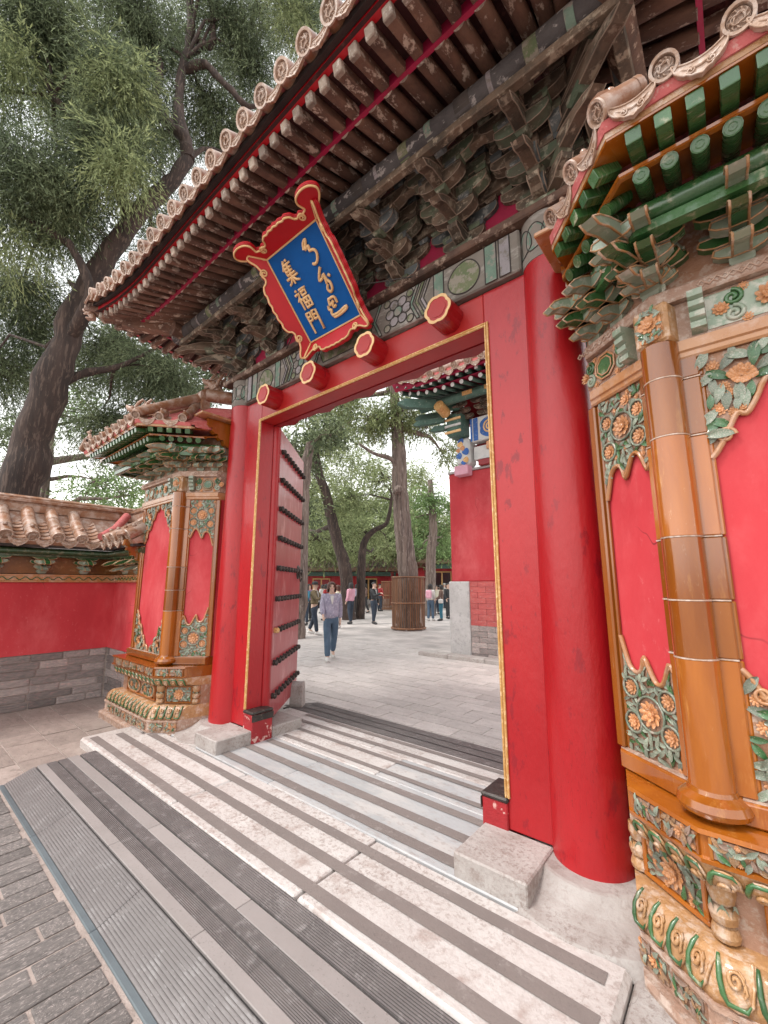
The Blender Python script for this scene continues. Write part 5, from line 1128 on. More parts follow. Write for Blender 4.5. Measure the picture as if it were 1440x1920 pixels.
def branches(mb, centres, hubs, seed, r0=.035, frac=1.):
    rd = random.Random(seed); H = [Vector(h) for h in hubs]
    for c in centres:
        if rd.random() > frac: continue
        c = Vector(c); h = min(H, key=lambda q: (q-c).length); d = (c-h).length
        if d < .15: continue
        mid = (h+c)/2+V(rd.uniform(-1, 1), rd.uniform(-1, 1), rd.uniform(-.1, .9))*d*.16; q1 = (h+mid)/2+V(rd.uniform(-1, 1), rd.uniform(-1, 1), rd.uniform(-1, 1))*d*.06
        rr = r0*min(1.3, .4+d*.35); mb.tube([h, q1, mid, (mid+c)/2+V(rd.uniform(-1, 1), rd.uniform(-1, 1), rd.uniform(-1, 1))*d*.05, c], [rr, rr*.75, rr*.55, rr*.35, rr*.15], 5, 0, True, None, False)
# --- big old cypress behind the low wall
tr = thing('old_cypress', 'huge leaning old cypress with dark trunk and drooping foliage behind the low wall', 'tree', tuple(gd(20, 1010, 7.6)))
tr.matrix_basis = T(W[tr].translation.x, W[tr].translation.y, -.12); W[tr] = tr.matrix_basis.copy()
tp = [gd(-10, 1120, 7.6), gd(22, 960, 7.6), gd(60, 830, 7.6), gd(105, 690, 7.6), gd(150, 570, 7.65), gd(200, 480, 7.7), gd(262, 400, 7.8), gd(318, 345, 7.9), gd(352, 300, 8.0)]
P, R_ = gnarly(tp, [.42, .37, .31, .26, .215, .19, .175, .155, .14], 3, 5, .10)
mb = MB(); mb.tube(P, R_, 18)
for pts, rads in (([gd(352, 300, 8.), gd(350, 265, 8.), gd(318, 235, 8.05), gd(290, 195, 8.1), gd(300, 120, 8.2), gd(270, 40, 8.3)], [.15, .14, .12, .10, .07, .04]),
                  ([gd(350, 290, 8.), gd(335, 200, 8.2), gd(348, 110, 8.4), gd(358, 40, 8.5), gd(340, -60, 8.6)], [.13, .11, .10, .085, .05]),
                  ([gd(345, 130, 8.4), gd(385, 122, 8.4), gd(425, 160, 8.4), gd(465, 200, 8.5), gd(500, 190, 8.6)], [.10, .09, .085, .06, .03]),
                  ([gd(352, 60, 8.5), gd(392, 85, 8.6), gd(400, 30, 8.6), gd(385, -40, 8.6)], [.10, .08, .07, .05]),
                  ([gd(120, 640, 7.6), gd(170, 560, 7.3), gd(140, 470, 7.1), gd(75, 425, 7.0), gd(20, 400, 6.9)], [.12, .1, .08, .06, .03]),
                  ([gd(90, 740, 7.6), gd(150, 700, 7.9), gd(215, 690, 8.2), gd(300, 650, 8.6)], [.10, .08, .06, .03]),
                  ([gd(240, 420, 7.8), gd(215, 330, 7.4), gd(160, 250, 7.2), gd(100, 180, 7.1), gd(60, 90, 7.0)], [.11, .09, .075, .06, .03]),
                  ([gd(320, 345, 7.9), gd(380, 280, 8.4), gd(450, 300, 8.9)], [.08, .06, .03])):
    P2, R2 = gnarly(pts, rads, len(pts)*7, 4, .2); mb.tube(P2, R2, 10)
LO = [(gd(90, 60, 7.2), (1.6, 1.6, 1.3), 130), (gd(250, 40, 8.2), (1.4, 1.4, 1.1), 80), (gd(60, 330, 6.9), (1.3, 1.3, 1.2), 105), (gd(195, 270, 7.3), (.9, .9, .9), 60), (gd(230, 140, 7.2), (.7, .7, .8), 44),
      (gd(420, 40, 9.0), (1.5, 1.3, 1.0), 60), (gd(545, 30, 9.6), (1.0, 1., .9), 44), (gd(40, 540, 9.2), (1.3, 1.3, .9), 60), (gd(390, 200, 9.3), (1.1, 1.1, .9), 44), (gd(470, 120, 9.5), (1.0, 1.0, .9), 40), (gd(0, 700, 9.4), (1., 1., .9), 44), (gd(200, 650, 9.6), (1.1, 1.1, .8), 44),
      (gd(320, 700, 9.2), (1.1, 1.1, .7), 46), (gd(120, 400, 9.), (1.2, 1.2, 1.), 40), (gd(200, 790, 9.6), (.9, .9, .6), 34), (gd(330, 420, 10.), (1., 1., .8), 22), (gd(-60, 200, 7.), (1., 1., 1.5), 50), (gd(150, -120, 7.5), (1.8, 1.6, .9), 60), (gd(400, -120, 8.5), (1.8, 1.5, .9), 50), (gd(300, 250, 9.5), (1.1, 1.1, 1.1), 40), (gd(440, 250, 10.), (1., 1., .8), 34), (gd(300, 520, 10.5), (1.2, 1.2, 1.), 40), (gd(150, 200, 9.5), (1.6, 1.6, 1.4), 50), (gd(60, 620, 10.), (1.4, 1.4, 1.2), 40), (gd(480, 20, 11.), (1.8, 1.8, 1.4), 44), (gd(330, 60, 10.5), (1.5, 1.5, 1.2), 40), (gd(590, -20, 11), (1.2, 1.2, 1.2), 30)]
LO = [(c, tuple(np.array(r)*1.08), int(n*2.0)) for c, r, n in LO]
v, C = leaves(LO, 11, 12, 14, .048, .105, .0085, .85, .19)
hubs = [p for p in P]+[Vector(l[0]) for l in LO]
branches(mb, [l[0] for l in LO], [p for p in P[8:]]+[gd(348, 110, 8.4), gd(300, 120, 8.2), gd(465, 200, 8.5), gd(100, 180, 7.1), gd(75, 425, 7.), gd(215, 690, 8.2)], 2, .04); branches(mb, C, hubs, 5, .022)
build(mb, 'trunk', 'bark', tr); crown(v, 'cypress_leaf', tr)
v, C = leaves([(gd(215, 150, 6.8), (.5, .5, .8), 22), (gd(225, 300, 6.8), (.45, .45, .6), 20), (gd(20, 120, 6.6), (.6, .6, .8), 20), (gd(560, 20, 9.), (.7, .7, .8), 20), (gd(10, 470, 7.0), (.6, .6, .5), 12)], 12, 14, 15, .05, .11, .0095, .95, .14); crown(v, 'cypress_young', tr)
# --- trees standing further back on that side
def tree(name, label, base, trunk_pts, rads, lobes, m, seed, bark='bark', cat='tree', group=None, strands=7, per=7, L=.14, w=.03, step=.07, droop=.3, spread=.22, hubn=3, frac=.5, n=12):
    t = thing(name, label, cat, (base[0], base[1], base[2]), group)
    P, R_ = gnarly(trunk_pts, rads, seed, 5, .07); mb = MB(); mb.tube(P, R_, n)
    lobes = [(c, r, int(n_*.72)) for c, r, n_ in lobes]; v, C = leaves(lobes, seed, strands, per, step, L, w, droop, spread)
    hb = P[len(P)//hubn:]+[Vector(l[0]) for l in lobes]; branches(mb, [l[0] for l in lobes], P[len(P)//hubn:], seed, rads[-1]*.9); branches(mb, C, hb, seed+1, .04, frac)
    build(mb, 'trunk', bark, t); crown(v, m, t); return t
def gb(x, D): p = gd(x, 1096, D); return np.array([p[0], p[1], -.12])
tree('young_cypress', 'pale trunked young tree with bright foliage rising behind the low wall coping', gb(70, 13), [gb(70, 13), gd(75, 950, 13), gd(88, 850, 13), gd(100, 760, 13)], [.22, .2, .17, .12],
     [(gd(180, 900, 13.5), (1.6, 1.6, 1.1), 60), (gd(230, 930, 13), (1.0, 1., .8), 40), (gd(120, 780, 13.5), (1.4, 1.4, 1.), 40), (gd(330, 880, 14), (1.4, 1.4, 1.5), 40)], 'leaf_bright', 31, 'bark_pale', L=.12, w=.022)
tree('distant_cypress', 'soft green tree filling the gap behind the dragon head pier roof', gb(330, 17), [gb(330, 17), gd(325, 900, 17), gd(330, 780, 17), gd(320, 680, 17)], [.3, .28, .22, .12],
     [(gd(300, 720, 17), (2.4, 2.4, 1.6), 120), (gd(400, 700, 17), (1.8, 1.8, 1.4), 80), (gd(240, 640, 18), (2, 2, 1.4), 88), (gd(120, 700, 18), (2.2, 2.2, 1.6), 100), (gd(60, 820, 18), (2, 2, 1.5), 80)], 'cypress_leaf', 32)
# --- courtyard trees
cb = gz(766, 1180, ZG); tcy = thing('caged_cypress', 'straight old cypress with ridged bark inside the slatted bamboo guard', 'tree', tuple(cb))
Dc = float(cb @ _fh)
mb = ridged_trunk([cb, gd(765, 1080, Dc), gd(756, 1000, Dc), gd(750, 920, Dc), gd(748, 850, Dc), gd(742, 780, Dc), gd(735, 690, Dc)], [.43, .345, .32, .285, .255, .21, .12], 46, .10, 5, 8)
P, R_ = gnarly([gd(749, 890, Dc), gd(735, 862, Dc-.2), gd(700, 850, Dc-.4), gd(670, 830, Dc-.5)], [.12, .1, .07, .04], 4, 4); mb.tube(P, R_, 9)
P, R_ = gnarly([gd(748, 915, Dc-.3), gd(742, 922, Dc-.55), gd(752, 912, Dc-.6)], [.16, .12, .05], 4, 3); mb.tube(P, R_, 9)
LO = [(gd(745, 770, Dc-.3), (1.3, 1.3, 1.1), 90), (gd(690, 790, Dc), (1.2, 1.2, .9), 70), (gd(800, 800, Dc+.4), (1.3, 1.3, .9), 56), (gd(760, 690, Dc), (2., 2., 1.2), 60), (gd(640, 760, Dc), (1.3, 1.3, 1.), 56), (gd(830, 850, Dc+.5), (.8, .8, .8), 26)]
LO = [(c, r, int(n*.68)) for c, r, n in LO]
v, C = leaves(LO, 41, 9, 8, .065, .12, .024, .45, .2); branches(mb, C, [gd(745, 790, Dc), gd(740, 720, Dc)]+[l[0] for l in LO], 6, .05, .6); branches(mb, [l[0] for l in LO], [gd(745, 800, Dc), gd(740, 720, Dc)], 8, .14)
build(mb, 'trunk', 'bark_pale', tcy); crown(v, 'cypress_young', tcy)
tree('leaning_cypress', 'dark gnarled cypress leaning over a knotted base behind the walking woman', gb(650, 20.5), [gb(656, 20.5), gd(648, 1070, 20.5), gd(640, 1040, 20.5), gd(625, 985, 20.5), gd(612, 930, 20.5), gd(596, 880, 20.5), gd(590, 820, 20.5)], [.34, .31, .28, .26, .25, .21, .12],
     [(gd(600, 830, 20.5), (1.7, 1.7, 1.2), 70), (gd(570, 770, 20.5), (1.8, 1.8, 1.4), 70), (gd(650, 790, 19), (1.8, 1.8, 1.2), 60), (gd(580, 920, 20.5), (1., 1., .8), 30), (gd(595, 1010, 25), (2., 2., 1.2), 80), (gd(630, 960, 24), (1.8, 1.8, 1.3), 70)], 'cypress_young', 42, n=14)
tree('forked_cypress', 'forked cypress with crooked arms between the leaning tree and the caged one', gb(688, 21), [gb(676, 21), gd(678, 1070, 21), gd(682, 1020, 21), gd(700, 995, 21), gd(725, 980, 21), gd(735, 930, 21)], [.24, .21, .17, .14, .11, .06],
     [(gd(660, 930, 21), (1.8, 1.8, 1.3), 60), (gd(720, 900, 22), (2., 2., 1.4), 64), (gd(690, 1000, 22), (1.6, 1.6, .6), 40), (gd(720, 1030, 27), (1.8, 1.8, .9), 60), (gd(665, 1035, 27), (1.5, 1.5, .8), 50)], 'cypress_young', 43)
tree('shaded_cypress', 'brown trunked cypress standing just beyond the open door leaf', gb(560, 13.5), [gb(556, 13.5), gd(560, 1080, 13.5), gd(563, 980, 13.5), gd(570, 900, 13.5), gd(582, 830, 13.5)], [.34, .3, .27, .22, .13],
     [(gd(560, 850, 14), (1.2, 1.2, 1.1), 50), (gd(610, 820, 14), (1.2, 1.2, .9), 40), (gd(575, 960, 15), (.9, .9, .8), 20)], 'cypress_leaf', 44, 'bark_pale')
tree('far_cypress', 'slim grey trunked cypress with fresh green crown beside the far pavilion', gb(808, 23), [gb(806, 23), gd(808, 1060, 23), gd(812, 980, 23), gd(806, 900, 23)], [.30, .26, .22, .13],
     [(gd(800, 930, 23), (1.5, 1.5, .7), 46), (gd(840, 950, 23), (1.5, 1.5, 1.), 40), (gd(780, 970, 24), (1.4, 1.4, .8), 36), (gd(830, 1010, 24), (1.4, 1.4, .6), 30), (gd(790, 1030, 28), (1.8, 1.8, .9), 60), (gd(835, 1030, 28), (1.5, 1.5, .7), 40)], 'leaf_bright', 45, 'bark_pale')
LO = [(gd(x, y, D), (3.2, 3.2, 1.7), 95) for x, y, D in ((520, 1000, 31), (590, 1010, 31), (655, 1000, 31), (720, 1005, 31), (785, 1000, 31), (850, 1000, 32), (560, 950, 34), (650, 955, 34), (740, 950, 35))]
LO += [(gd(x, y, D), (3.6, 3.6, 2.2), 44) for x, y, D in ((600, 890, 44), (680, 880, 46), (770, 905, 46), (560, 840, 44), (640, 830, 46))]
LO += [(gd(x, y, D), (4.5, 4.5, 3.), 60) for x, y, D in ((300, 960, 40), (200, 1000, 36), (100, 1000, 36))]
v, C = leaves(LO, 77, 10, 8, .12, .24, .055, .25, .5); wo = crown(v, 'cypress_young', None, 'distant_woods'); wo['kind'] = 'stuff'; wo['label'] = 'mass of green trees beyond the far courtyard wall'
# ================================================================ bamboo tree guards
SLAT = MB().box(-.5, .5, -.5, .5, 0, 1, 0, None, .12).mesh('slat', ['bamboo'])
def cage(loc, r, h, label, n=46, seed=1):
    c = thing('tree_guard', label, 'tree guard', tuple(loc), 'bamboo tree guards'); rd = random.Random(seed)
    for i in range(n):
        a = 2*math.pi*i/n+rd.uniform(-.01, .01); put('slat', SLAT, c, T(loc[0], loc[1], loc[2]+.05) @ RZ(a) @ T(r+rd.uniform(-.006, .006), 0, 0) @ RY(rd.uniform(-.008, .008)) @ SC(.022, .037, h+rd.uniform(-.03, .02)-.05))
    for z in (.06, h*.5, h-.02):
        mb = MB(); k = 40; mb.tube([(loc[0]+(r+.022)*math.cos(2*math.pi*i/k), loc[1]+(r+.022)*math.sin(2*math.pi*i/k), loc[2]+z) for i in range(k+1)], .028 if z > .1 else .04, 8, 0, True, None, False); build(mb, 'hoop', 'bamboo', c)
    for i in range(6):
        a = i*1.047; mb = MB(); mb.box(-.05, .05, -.05, .05, 0, .05, 0, T(loc[0]+r*math.cos(a), loc[1]+r*math.sin(a), loc[2]), .006); build(mb, 'foot_block', 'stone_block', c)
    return c
cage(cb, .60, 1.93, 'round brown bamboo guard around the straight ridged cypress')
p2 = gz(735, 1143, ZG); cage(p2, .7, 1.85, 'dark round bamboo guard half hidden behind the ridged cypress guard', 40, 2)
# ================================================================ people
def skinned(name, J, E, rad, parent, m, Mw, sub=2):
    keys = list(J); ix = {k: i for i, k in enumerate(keys)}; me = bpy.data.meshes.new(name); me.from_pydata([J[k] for k in keys], [(ix[a], ix[b]) for a, b in E], []); me.materials.append(MATS[m])
    o = put(name, me, parent, Mw); sk = o.modifiers.new('skin', 'SKIN'); sk.use_smooth_shade = True
    for i, k in enumerate(keys):
        r = rad[k]; r = (r, r) if not hasattr(r, '__len__') else r; d = me.skin_vertices[0].data[i]; d.radius = r; d.use_root = (i == 0)
    su = o.modifiers.new('sub', 'SUBSURF'); su.levels = su.render_levels = sub; return o
def person(label, loc, rz, h=1.68, top='cloth_black', legs='jean_dark', hair='hair_black', shoes='shoe_dark', stride=.0, arms=((.0, .05), (.0, .05)), coat=.0, long_hair=True, bulky=1., bag=None, group=None, tilt=0., hat=None, inner=None):
    s = h/1.68; p = thing('person', label, 'person', tuple(loc), group, rz); M0 = W[p] @ SC(s); b = bulky
    st = stride; J = {'pel': (0, 0, .90), 'waist': (0, 0, 1.04), 'chest': (0, .005, 1.24), 'upper': (0, .01, 1.36), 'neck': (0, .0, 1.44), 'head0': (0, -.015, 1.50), 'head1': (0, -.012, 1.57), 'head2': (0, 0, 1.64)}
    Rd = {'pel': (.145, .105), 'waist': (.12, .09), 'chest': (.145, .10), 'upper': (.11, .08), 'neck': .05, 'head0': (.062, .075), 'head1': (.076, .092), 'head2': (.055, .065)}
    E = [('pel', 'waist'), ('waist', 'chest'), ('chest', 'upper'), ('upper', 'neck'), ('neck', 'head0'), ('head0', 'head1'), ('head1', 'head2')]
    for q, sg in (('l', -1), ('r', 1)):
        f = st*(1 if q == 'l' else -1); kn = .06 if f < 0 else 0; aw, fw = arms[0 if q == 'l' else 1]
        J['hip'+q] = (sg*.085, 0, .84); J['knee'+q] = (sg*.088, -f*.5-.02, .46+kn*.3); J['ank'+q] = (sg*.085, -f+(.05 if f < 0 else 0), .085+(.07 if f < -.1 else 0)); J['toe'+q] = (sg*.095, -f-.13+(.06 if f < 0 else 0), .035+(.02 if f < -.1 else 0))
        J['sh'+q] = (sg*.165, .01, 1.365); el = (sg*(.20+aw*.3), .02-fw*.4, 1.10+max(0, fw)*.05); wr = (sg*(.205+aw*.2-max(0, fw)*.12), -.03-fw*.9, .87+max(0, fw)*.75); J['elb'+q] = el; J['wr'+q] = wr
        J['palm'+q] = (wr[0], wr[1]-.03-fw*.05, wr[2]-.06+fw*.1); J['fin'+q] = (wr[0]-sg*.01, wr[1]-.05-fw*.08, wr[2]-.13+fw*.16); J['thb'+q] = (wr[0]-sg*.03, wr[1]-.06, wr[2]-.08+fw*.1)
        Rd.update({'hip'+q: .085, 'knee'+q: .058, 'ank'+q: .04, 'toe'+q: (.04, .03), 'sh'+q: .055, 'elb'+q: .042, 'wr'+q: .028, 'palm'+q: (.036, .018), 'fin'+q: (.022, .012), 'thb'+q: .011})
        E += [('pel', 'hip'+q), ('hip'+q, 'knee'+q), ('knee'+q, 'ank'+q), ('ank'+q, 'toe'+q), ('upper', 'sh'+q), ('sh'+q, 'elb'+q), ('elb'+q, 'wr'+q), ('wr'+q, 'palm'+q), ('palm'+q, 'fin'+q), ('palm'+q, 'thb'+q)]
    skinned('body', J, E, Rd, p, 'skin', M0)
    sub = lambda ks: {k: J[k] for k in ks}
    JJ = sub(['pel', 'hipl', 'kneel', 'ankl', 'hipr', 'kneer', 'ankr']); JJ['wt'] = (0, 0, 1.0)
    skinned('trousers', JJ, [('pel', 'wt'), ('pel', 'hipl'), ('hipl', 'kneel'), ('kneel', 'ankl'), ('pel', 'hipr'), ('hipr', 'kneer'), ('kneer', 'ankr')], {'pel': (.16, .12), 'wt': (.14, .105), 'hipl': .105, 'hipr': .105, 'kneel': .078, 'kneer': .078, 'ankl': .064, 'ankr': .064}, p, legs, M0)
    JJ = sub(['chest', 'upper', 'shl', 'elbl', 'wrl', 'shr', 'elbr', 'wrr']); JJ['lo'] = (0, 0, .93-coat); JJ['wa'] = (0, 0, 1.06); JJ['ne'] = (0, .012, 1.415)
    skinned('jacket', JJ, [('chest', 'wa'), ('wa', 'lo'), ('chest', 'upper'), ('upper', 'ne'), ('upper', 'shl'), ('shl', 'elbl'), ('elbl', 'wrl'), ('upper', 'shr'), ('shr', 'elbr'), ('elbr', 'wrr')],
            {'chest': (.175*b, .125*b), 'upper': (.14*b, .10*b), 'wa': (.165*b, .125*b), 'lo': (.185*b, .14*b), 'ne': .068, 'shl': .078*b, 'shr': .078*b, 'elbl': .058*b, 'elbr': .058*b, 'wrl': .046*b, 'wrr': .05*b}, p, top, M0)
    if inner: mb = MB(); mb.grid(lambda u, v: ((u-.5)*(.02+.085*v), -.128*b-.012*math.sin(math.pi*u)+.05*v*v, 1.20+.21*v), 4, 5); build(mb, 'shirt_front', inner, p, M0)
    # hair: a cap over the skull with a fall at the back and sides
    mb = MB(); hl = .19 if long_hair else .06
    def hairf(u, v):
        a = -math.pi*.5+2*math.pi*u; front = max(0, -math.sin(a)); ph = v*(1.95-1.05*front**3 if long_hair else 1.45-.6*front); rr = .098+.012*math.sin(9*a); z = 1.585+.105*math.cos(ph)
        if ph > 1.4: z -= (ph-1.4)*hl*.9; k = 1+.12*(ph-1.4)
        else: k = 1
        q = math.sin(min(ph, 1.5)); return (rr*q*math.cos(a)*k, .004+rr*1.12*q*math.sin(a)*k, z)
    mb.grid(hairf, 24, 10); build(mb, 'hair', hair, p, M0)
    mb = MB(); 
    for e in (-1, 1): mb.lathe([(.001, .006), (.009, .004), (.012, 0)], 8, 0, T(e*.031, -.100, 1.572) @ RX(math.pi/2))
    build(mb, 'eyes', 'hair_black', p, M0)
    mb = MB(); mb.tube([(0, -.098, 1.575), (0, -.115, 1.545), (0, -.105, 1.535)], [.008, .014, .01], 7); build(mb, 'nose', 'skin', p, M0)
    mb = MB(); mb.tube([(-.022, -.094, 1.512), (0, -.102, 1.510), (.022, -.094, 1.512)], [.003, .006, .003], 6); build(mb, 'mouth', 'cloth_pink', p, M0)
    for q in 'lr':
        a, t = J['ank'+q], J['toe'+q]; mb = MB(); mb.tube([(a[0], a[1]+.05, t[2]+.012), (a[0], a[1], t[2]+.03), (t[0], t[1]+.04, t[2]+.008), (t[0], t[1]-.05, t[2]-.004)], [.04, .055, .048, .03], 10); build(mb, 'shoe', shoes, p, M0)
    if hat: mb = MB(); mb.lathe([(.10, 1.60), (.104, 1.64), (.085, 1.69), (.03, 1.71), (.001, 1.712)], 16); mb.prism([(-.08, -.08), (.08, -.08), (.06, -.17), (0, -.19), (-.06, -.17)], 1.60, 1.612); build(mb, 'cap', hat, p, M0)
    if bag == 'back':
        mb = MB(); mb.box(-.14, .14, .12, .27, 1.02, 1.40, 0, None, .05); build(mb, 'backpack', 'cloth_pink', p, M0)
    elif bag: 
        mb = MB(); mb.box(.17, .30, -.10, .12, .82, 1.02, 0, None, .03); mb.tube([(.22, 0, 1.0), (.15, -.05, 1.25), (0, -.1, 1.38)], .012, 6); build(mb, 'shoulder_bag', bag, p, M0)
    return p
def face(loc, off=0.): return math.atan2(-loc[1], -loc[0])+math.pi/2+off      # model faces -Y; turn toward the gate
L_ = gz(619, 1238, ZG)
person('woman in lavender jacket and blue jeans walking toward the gate', L_, face(L_, .15), 1.70, 'cloth_lavender', 'jean_blue', 'hair_brown', 'shoe_white', .17, ((.02, .12), (.02, -.08)), .10, True, 1.08, inner='cloth_white')
PPL = [('man in black jacket and black trousers standing beside the bamboo guard', (701, 1170), .9, 1.74, dict(top='cloth_black', legs='jean_dark', long_hair=False, stride=.06, arms=((.0, .5), (.1, .0)), inner='cloth_white', bag='leather')),
       ('woman in pink sweatshirt and dark jeans with her back half turned', (657, 1170), -2.2, 1.72, dict(top='cloth_pink', legs='jean_dark', stride=.04, coat=.05, bulky=1.1)),
       ('woman in pale yellow top and white trousers looking aside behind the lavender jacket', (632, 1178), -1.6, 1.62, dict(top='cloth_yellow', legs='cloth_white', shoes='shoe_white', stride=.05, hair='hair_brown', arms=((.1, .3), (.1, .25)))),
       ('man in olive jacket and dark cap carrying a bag near the door', (588, 1190), 1.2, 1.72, dict(top='cloth_olive', legs='jean_dark', shoes='shoe_white', long_hair=False, hat='cloth_black', stride=.14, arms=((.1, .45), (.1, .5)), bag='leather', inner='cloth_white')),
       ('person in purple coat behind the olive jacket man', (578, 1165), .5, 1.66, dict(top='cloth_purple', legs='cloth_black', arms=((.1, .3), (.1, .1)))),
       ('person in black standing close to the studded door', (566, 1158), 2.2, 1.64, dict(top='cloth_black', legs='cloth_black', long_hair=False)),
       ('woman with pink backpack and light blue jeans beyond the bamboo guard', (808, 1164), 2.7, 1.66, dict(top='cloth_white', legs='jean_blue', shoes='shoe_white', bag='back', stride=.05)),
       ('woman in brown jacket and teal trousers with a pale handbag', (828, 1164), -1.7, 1.62, dict(top='cloth_brown', legs='cloth_teal', bag='cloth_white', arms=((.1, .2), (.1, .2)))),
       ('person in black beside the white corner stone', (841, 1160), .8, 1.70, dict(top='cloth_black', legs='cloth_black', long_hair=False)),
       ('person in white shirt beyond the brown jacket woman', (834, 1140), 1.8, 1.70, dict(top='cloth_white', legs='jean_dark', long_hair=False, hat='cloth_white')),
       ('person in grey standing before the far red wall', (668, 1148), 2.9, 1.66, dict(top='cloth_lavender', legs='cloth_black')),
       ('person in red jacket before the far red wall', (712, 1146), 2.5, 1.68, dict(top='red_paint', legs='jean_dark', long_hair=False)),
       ('person in red jacket facing the leaning tree', (610, 1163), -2.0, 1.66, dict(top='red_paint', legs='jean_blue')),
       ('person in teal top near the studded door edge', (572, 1172), -.6, 1.62, dict(top='cloth_teal', legs='jean_dark', arms=((.1, .4), (.1, .4)))),
       ('person in white top beyond the pink sweatshirt', (642, 1156), 1.4, 1.68, dict(top='cloth_white', legs='jean_blue', long_hair=False)),
       ('person in brown coat strolling by the far doors', (684, 1150), -1.2, 1.7, dict(top='cloth_brown', legs='cloth_black', stride=.15)),
       ('person in yellow top close to the pink backpack', (819, 1152), .4, 1.6, dict(top='cloth_yellow', legs='jean_dark')),
       ('person in white top and dark jeans by the far hall doors', (604, 1150), -2.6, 1.64, dict(top='cloth_white', legs='jean_dark'))]
for lab, (x, y), off, h, kw in PPL:
    l = gz(x, y, ZG); person(lab, l, face(l, off), h, **kw)
# ================================================================ side hall seen through the gate
hall = thing('side_hall', 'red walled side hall with painted beams and deep tiled eaves across the courtyard', 'building', (-3., 9.2, ZG))
def hb(name, m, *q, c=.01, mi=0): mb = MB(); mb.box(*q, 0, None, c); return build(mb, name, m, hall)
hb('wall', 'red_plaster', -5.33, 0, 8.92, 14, 1.62, 4.27, c=.02)
hb('corner_stone', 'white_stone', -5.38, -4.84, 8.86, 9.5, -.1, 1.62, c=.02)
rb = random.Random(5); BW = MB().box(-.5, .5, -.5, .5, -.5, .5, 0, None, .03).mesh('brick', ['red_brick_wash'])
for r in range(8):
    for i in range(12):
        a = -4.83+.40*i-(.2 if r % 2 else 0); b = min(a+.394, 0); a = max(a, -4.83)
        if b-a < .05: continue
        z0 = .63+.124*r; put('brick', BW, hall, T((a+b)/2, 8.93+rb.uniform(-.002, .002), z0+.06) @ SC(b-a, .1, .121))
for r in range(6):
    for i in range(12):
        a = -4.83+.40*i-(.2 if r % 2 else 0); b = min(a+.394, 0); a = max(a, -4.83)
        if b-a < .05: continue
        z0 = -.1+.1217*r; put('brick', BRK, hall, T((a+b)/2, 8.93, z0+.06) @ SC(b-a, .1, .118))
hb('wall_core', 'mortar', -5.33, 0, 8.97, 14, -.1, 1.6, c=0)
for x0, x1 in ((-6.0, -5.2), (-5.195, -4.3), (-4.295, -3.2), (-3.195, -1.8)): hb('kerb_stone', 'stone_block', x0, x1, 8.42, 8.74, -.12, -.0, c=.015)
hb('wall_cap', 'white_stone', -5.35, 0, 8.89, 9.2, 4.272, 4.33); hb('sill_beam', 'red_dark', -4.45, 0, 8.80, 9.1, 4.33, 4.47)
hb('column_foot', 'cloth_pink', -5.02, -4.66, 8.66, 8.9, 4.14, 4.37)
cpt = hb('painted_column', 'paint_white', -4.98, -4.62, 8.70, 9.1, 4.372, 5.06, c=.06)
for k, (x, z, r, m) in enumerate(((-4.9, 4.62, .075, 'paint_blue'), (-4.72, 4.70, .085, 'paint_blue'), (-4.84, 4.98, .07, 'paint_blue'), (-4.78, 4.44, .06, 'paint_blue'), (-4.86, 4.9, .07, 'gold_paint'), (-4.72, 4.5, .07, 'gold_paint'), (-4.8, 4.80, .06, 'flower_glaze'), (-4.92, 4.76, .05, 'flower_glaze'))):
    mb = MB(); mb.prism(smooth_poly([(x+r*1.1*math.cos(a), z+r*math.sin(a)*(1.2 if i % 2 else .8)) for i, a in enumerate([j*1.047 for j in range(6)])], 3), 0, .004+.0015*k, 0, frame((0, 8.70, 0), (1, 0, 0), (0, 0, 1), (0, -1, 0))); build(mb, 'painted_motif', m, cpt)
hb('lower_beam', 'paint_white', -4.55, 0, 8.80, 9.1, 4.475, 4.80); hb('lower_beam_band', 'flower_glaze', -4.2, 0, 8.74, 8.80, 4.68, 4.86)
hb('bracket_board', 'red_dark', -4.9, 0, 9.02, 9.2, 5.50, 6.4); hb('cushion_board', 'red_dark', -4.6, 0, 8.95, 9.1, 4.78, 4.90)
bb = hb('painted_beam', 'paint_white', -4.56, 0, 8.72, 9.1, 4.90, 5.50, c=.02)
for q in ((-4.50, -4.38, 'paint_blue'), (-4.58, -4.53, 'paint_blue')): mb = MB(); mb.box(q[0], q[1], 8.713, 8.72, 4.92, 5.48); build(mb, 'painted_band', q[2], bb)
A = frame((-4.08, 8.72, 5.2), (1, 0, 0), (0, 0, 1), (0, -1, 0)); mb = MB(); mb.prism(smooth_poly([(.26*math.cos(a)*(1+.1*math.cos(5*a)), .25*math.sin(a)) for a in [i*.4488 for i in range(14)]], 2), 0, .006, 0, A); build(mb, 'painted_medallion', 'paint_blue', bb)
mb = MB(); mb.tube([A @ V(u, v, .008) for u, v in spiral(0, 0, .18, .03, 0, 2.2, 40)], .022, 6); build(mb, 'painted_dragon', 'gold_edge', bb)
hd = hb('beam_head', 'paint_green', -5.10, -4.70, 8.45, 8.95, 5.08, 5.66, c=.05)
for k in range(3): mb = MB(); mb.box(-5.12, -4.68, 8.42, 8.46, 5.14+.16*k, 5.20+.16*k, 0, None, .01); build(mb, 'painted_band', ('gold_edge', 'paint_white', 'gold_edge')[k], hd)
for k in range(6):
    x = -4.75+.62*k
    for t in range(3):
        put('bracket_arm', AR[.50], hall, T(x, 8.75-.16*t, 5.54+.1*t)); put('beak_arm', BEAK[min(t, 2)], hall, T(x, 8.9, 5.52+.1*t))
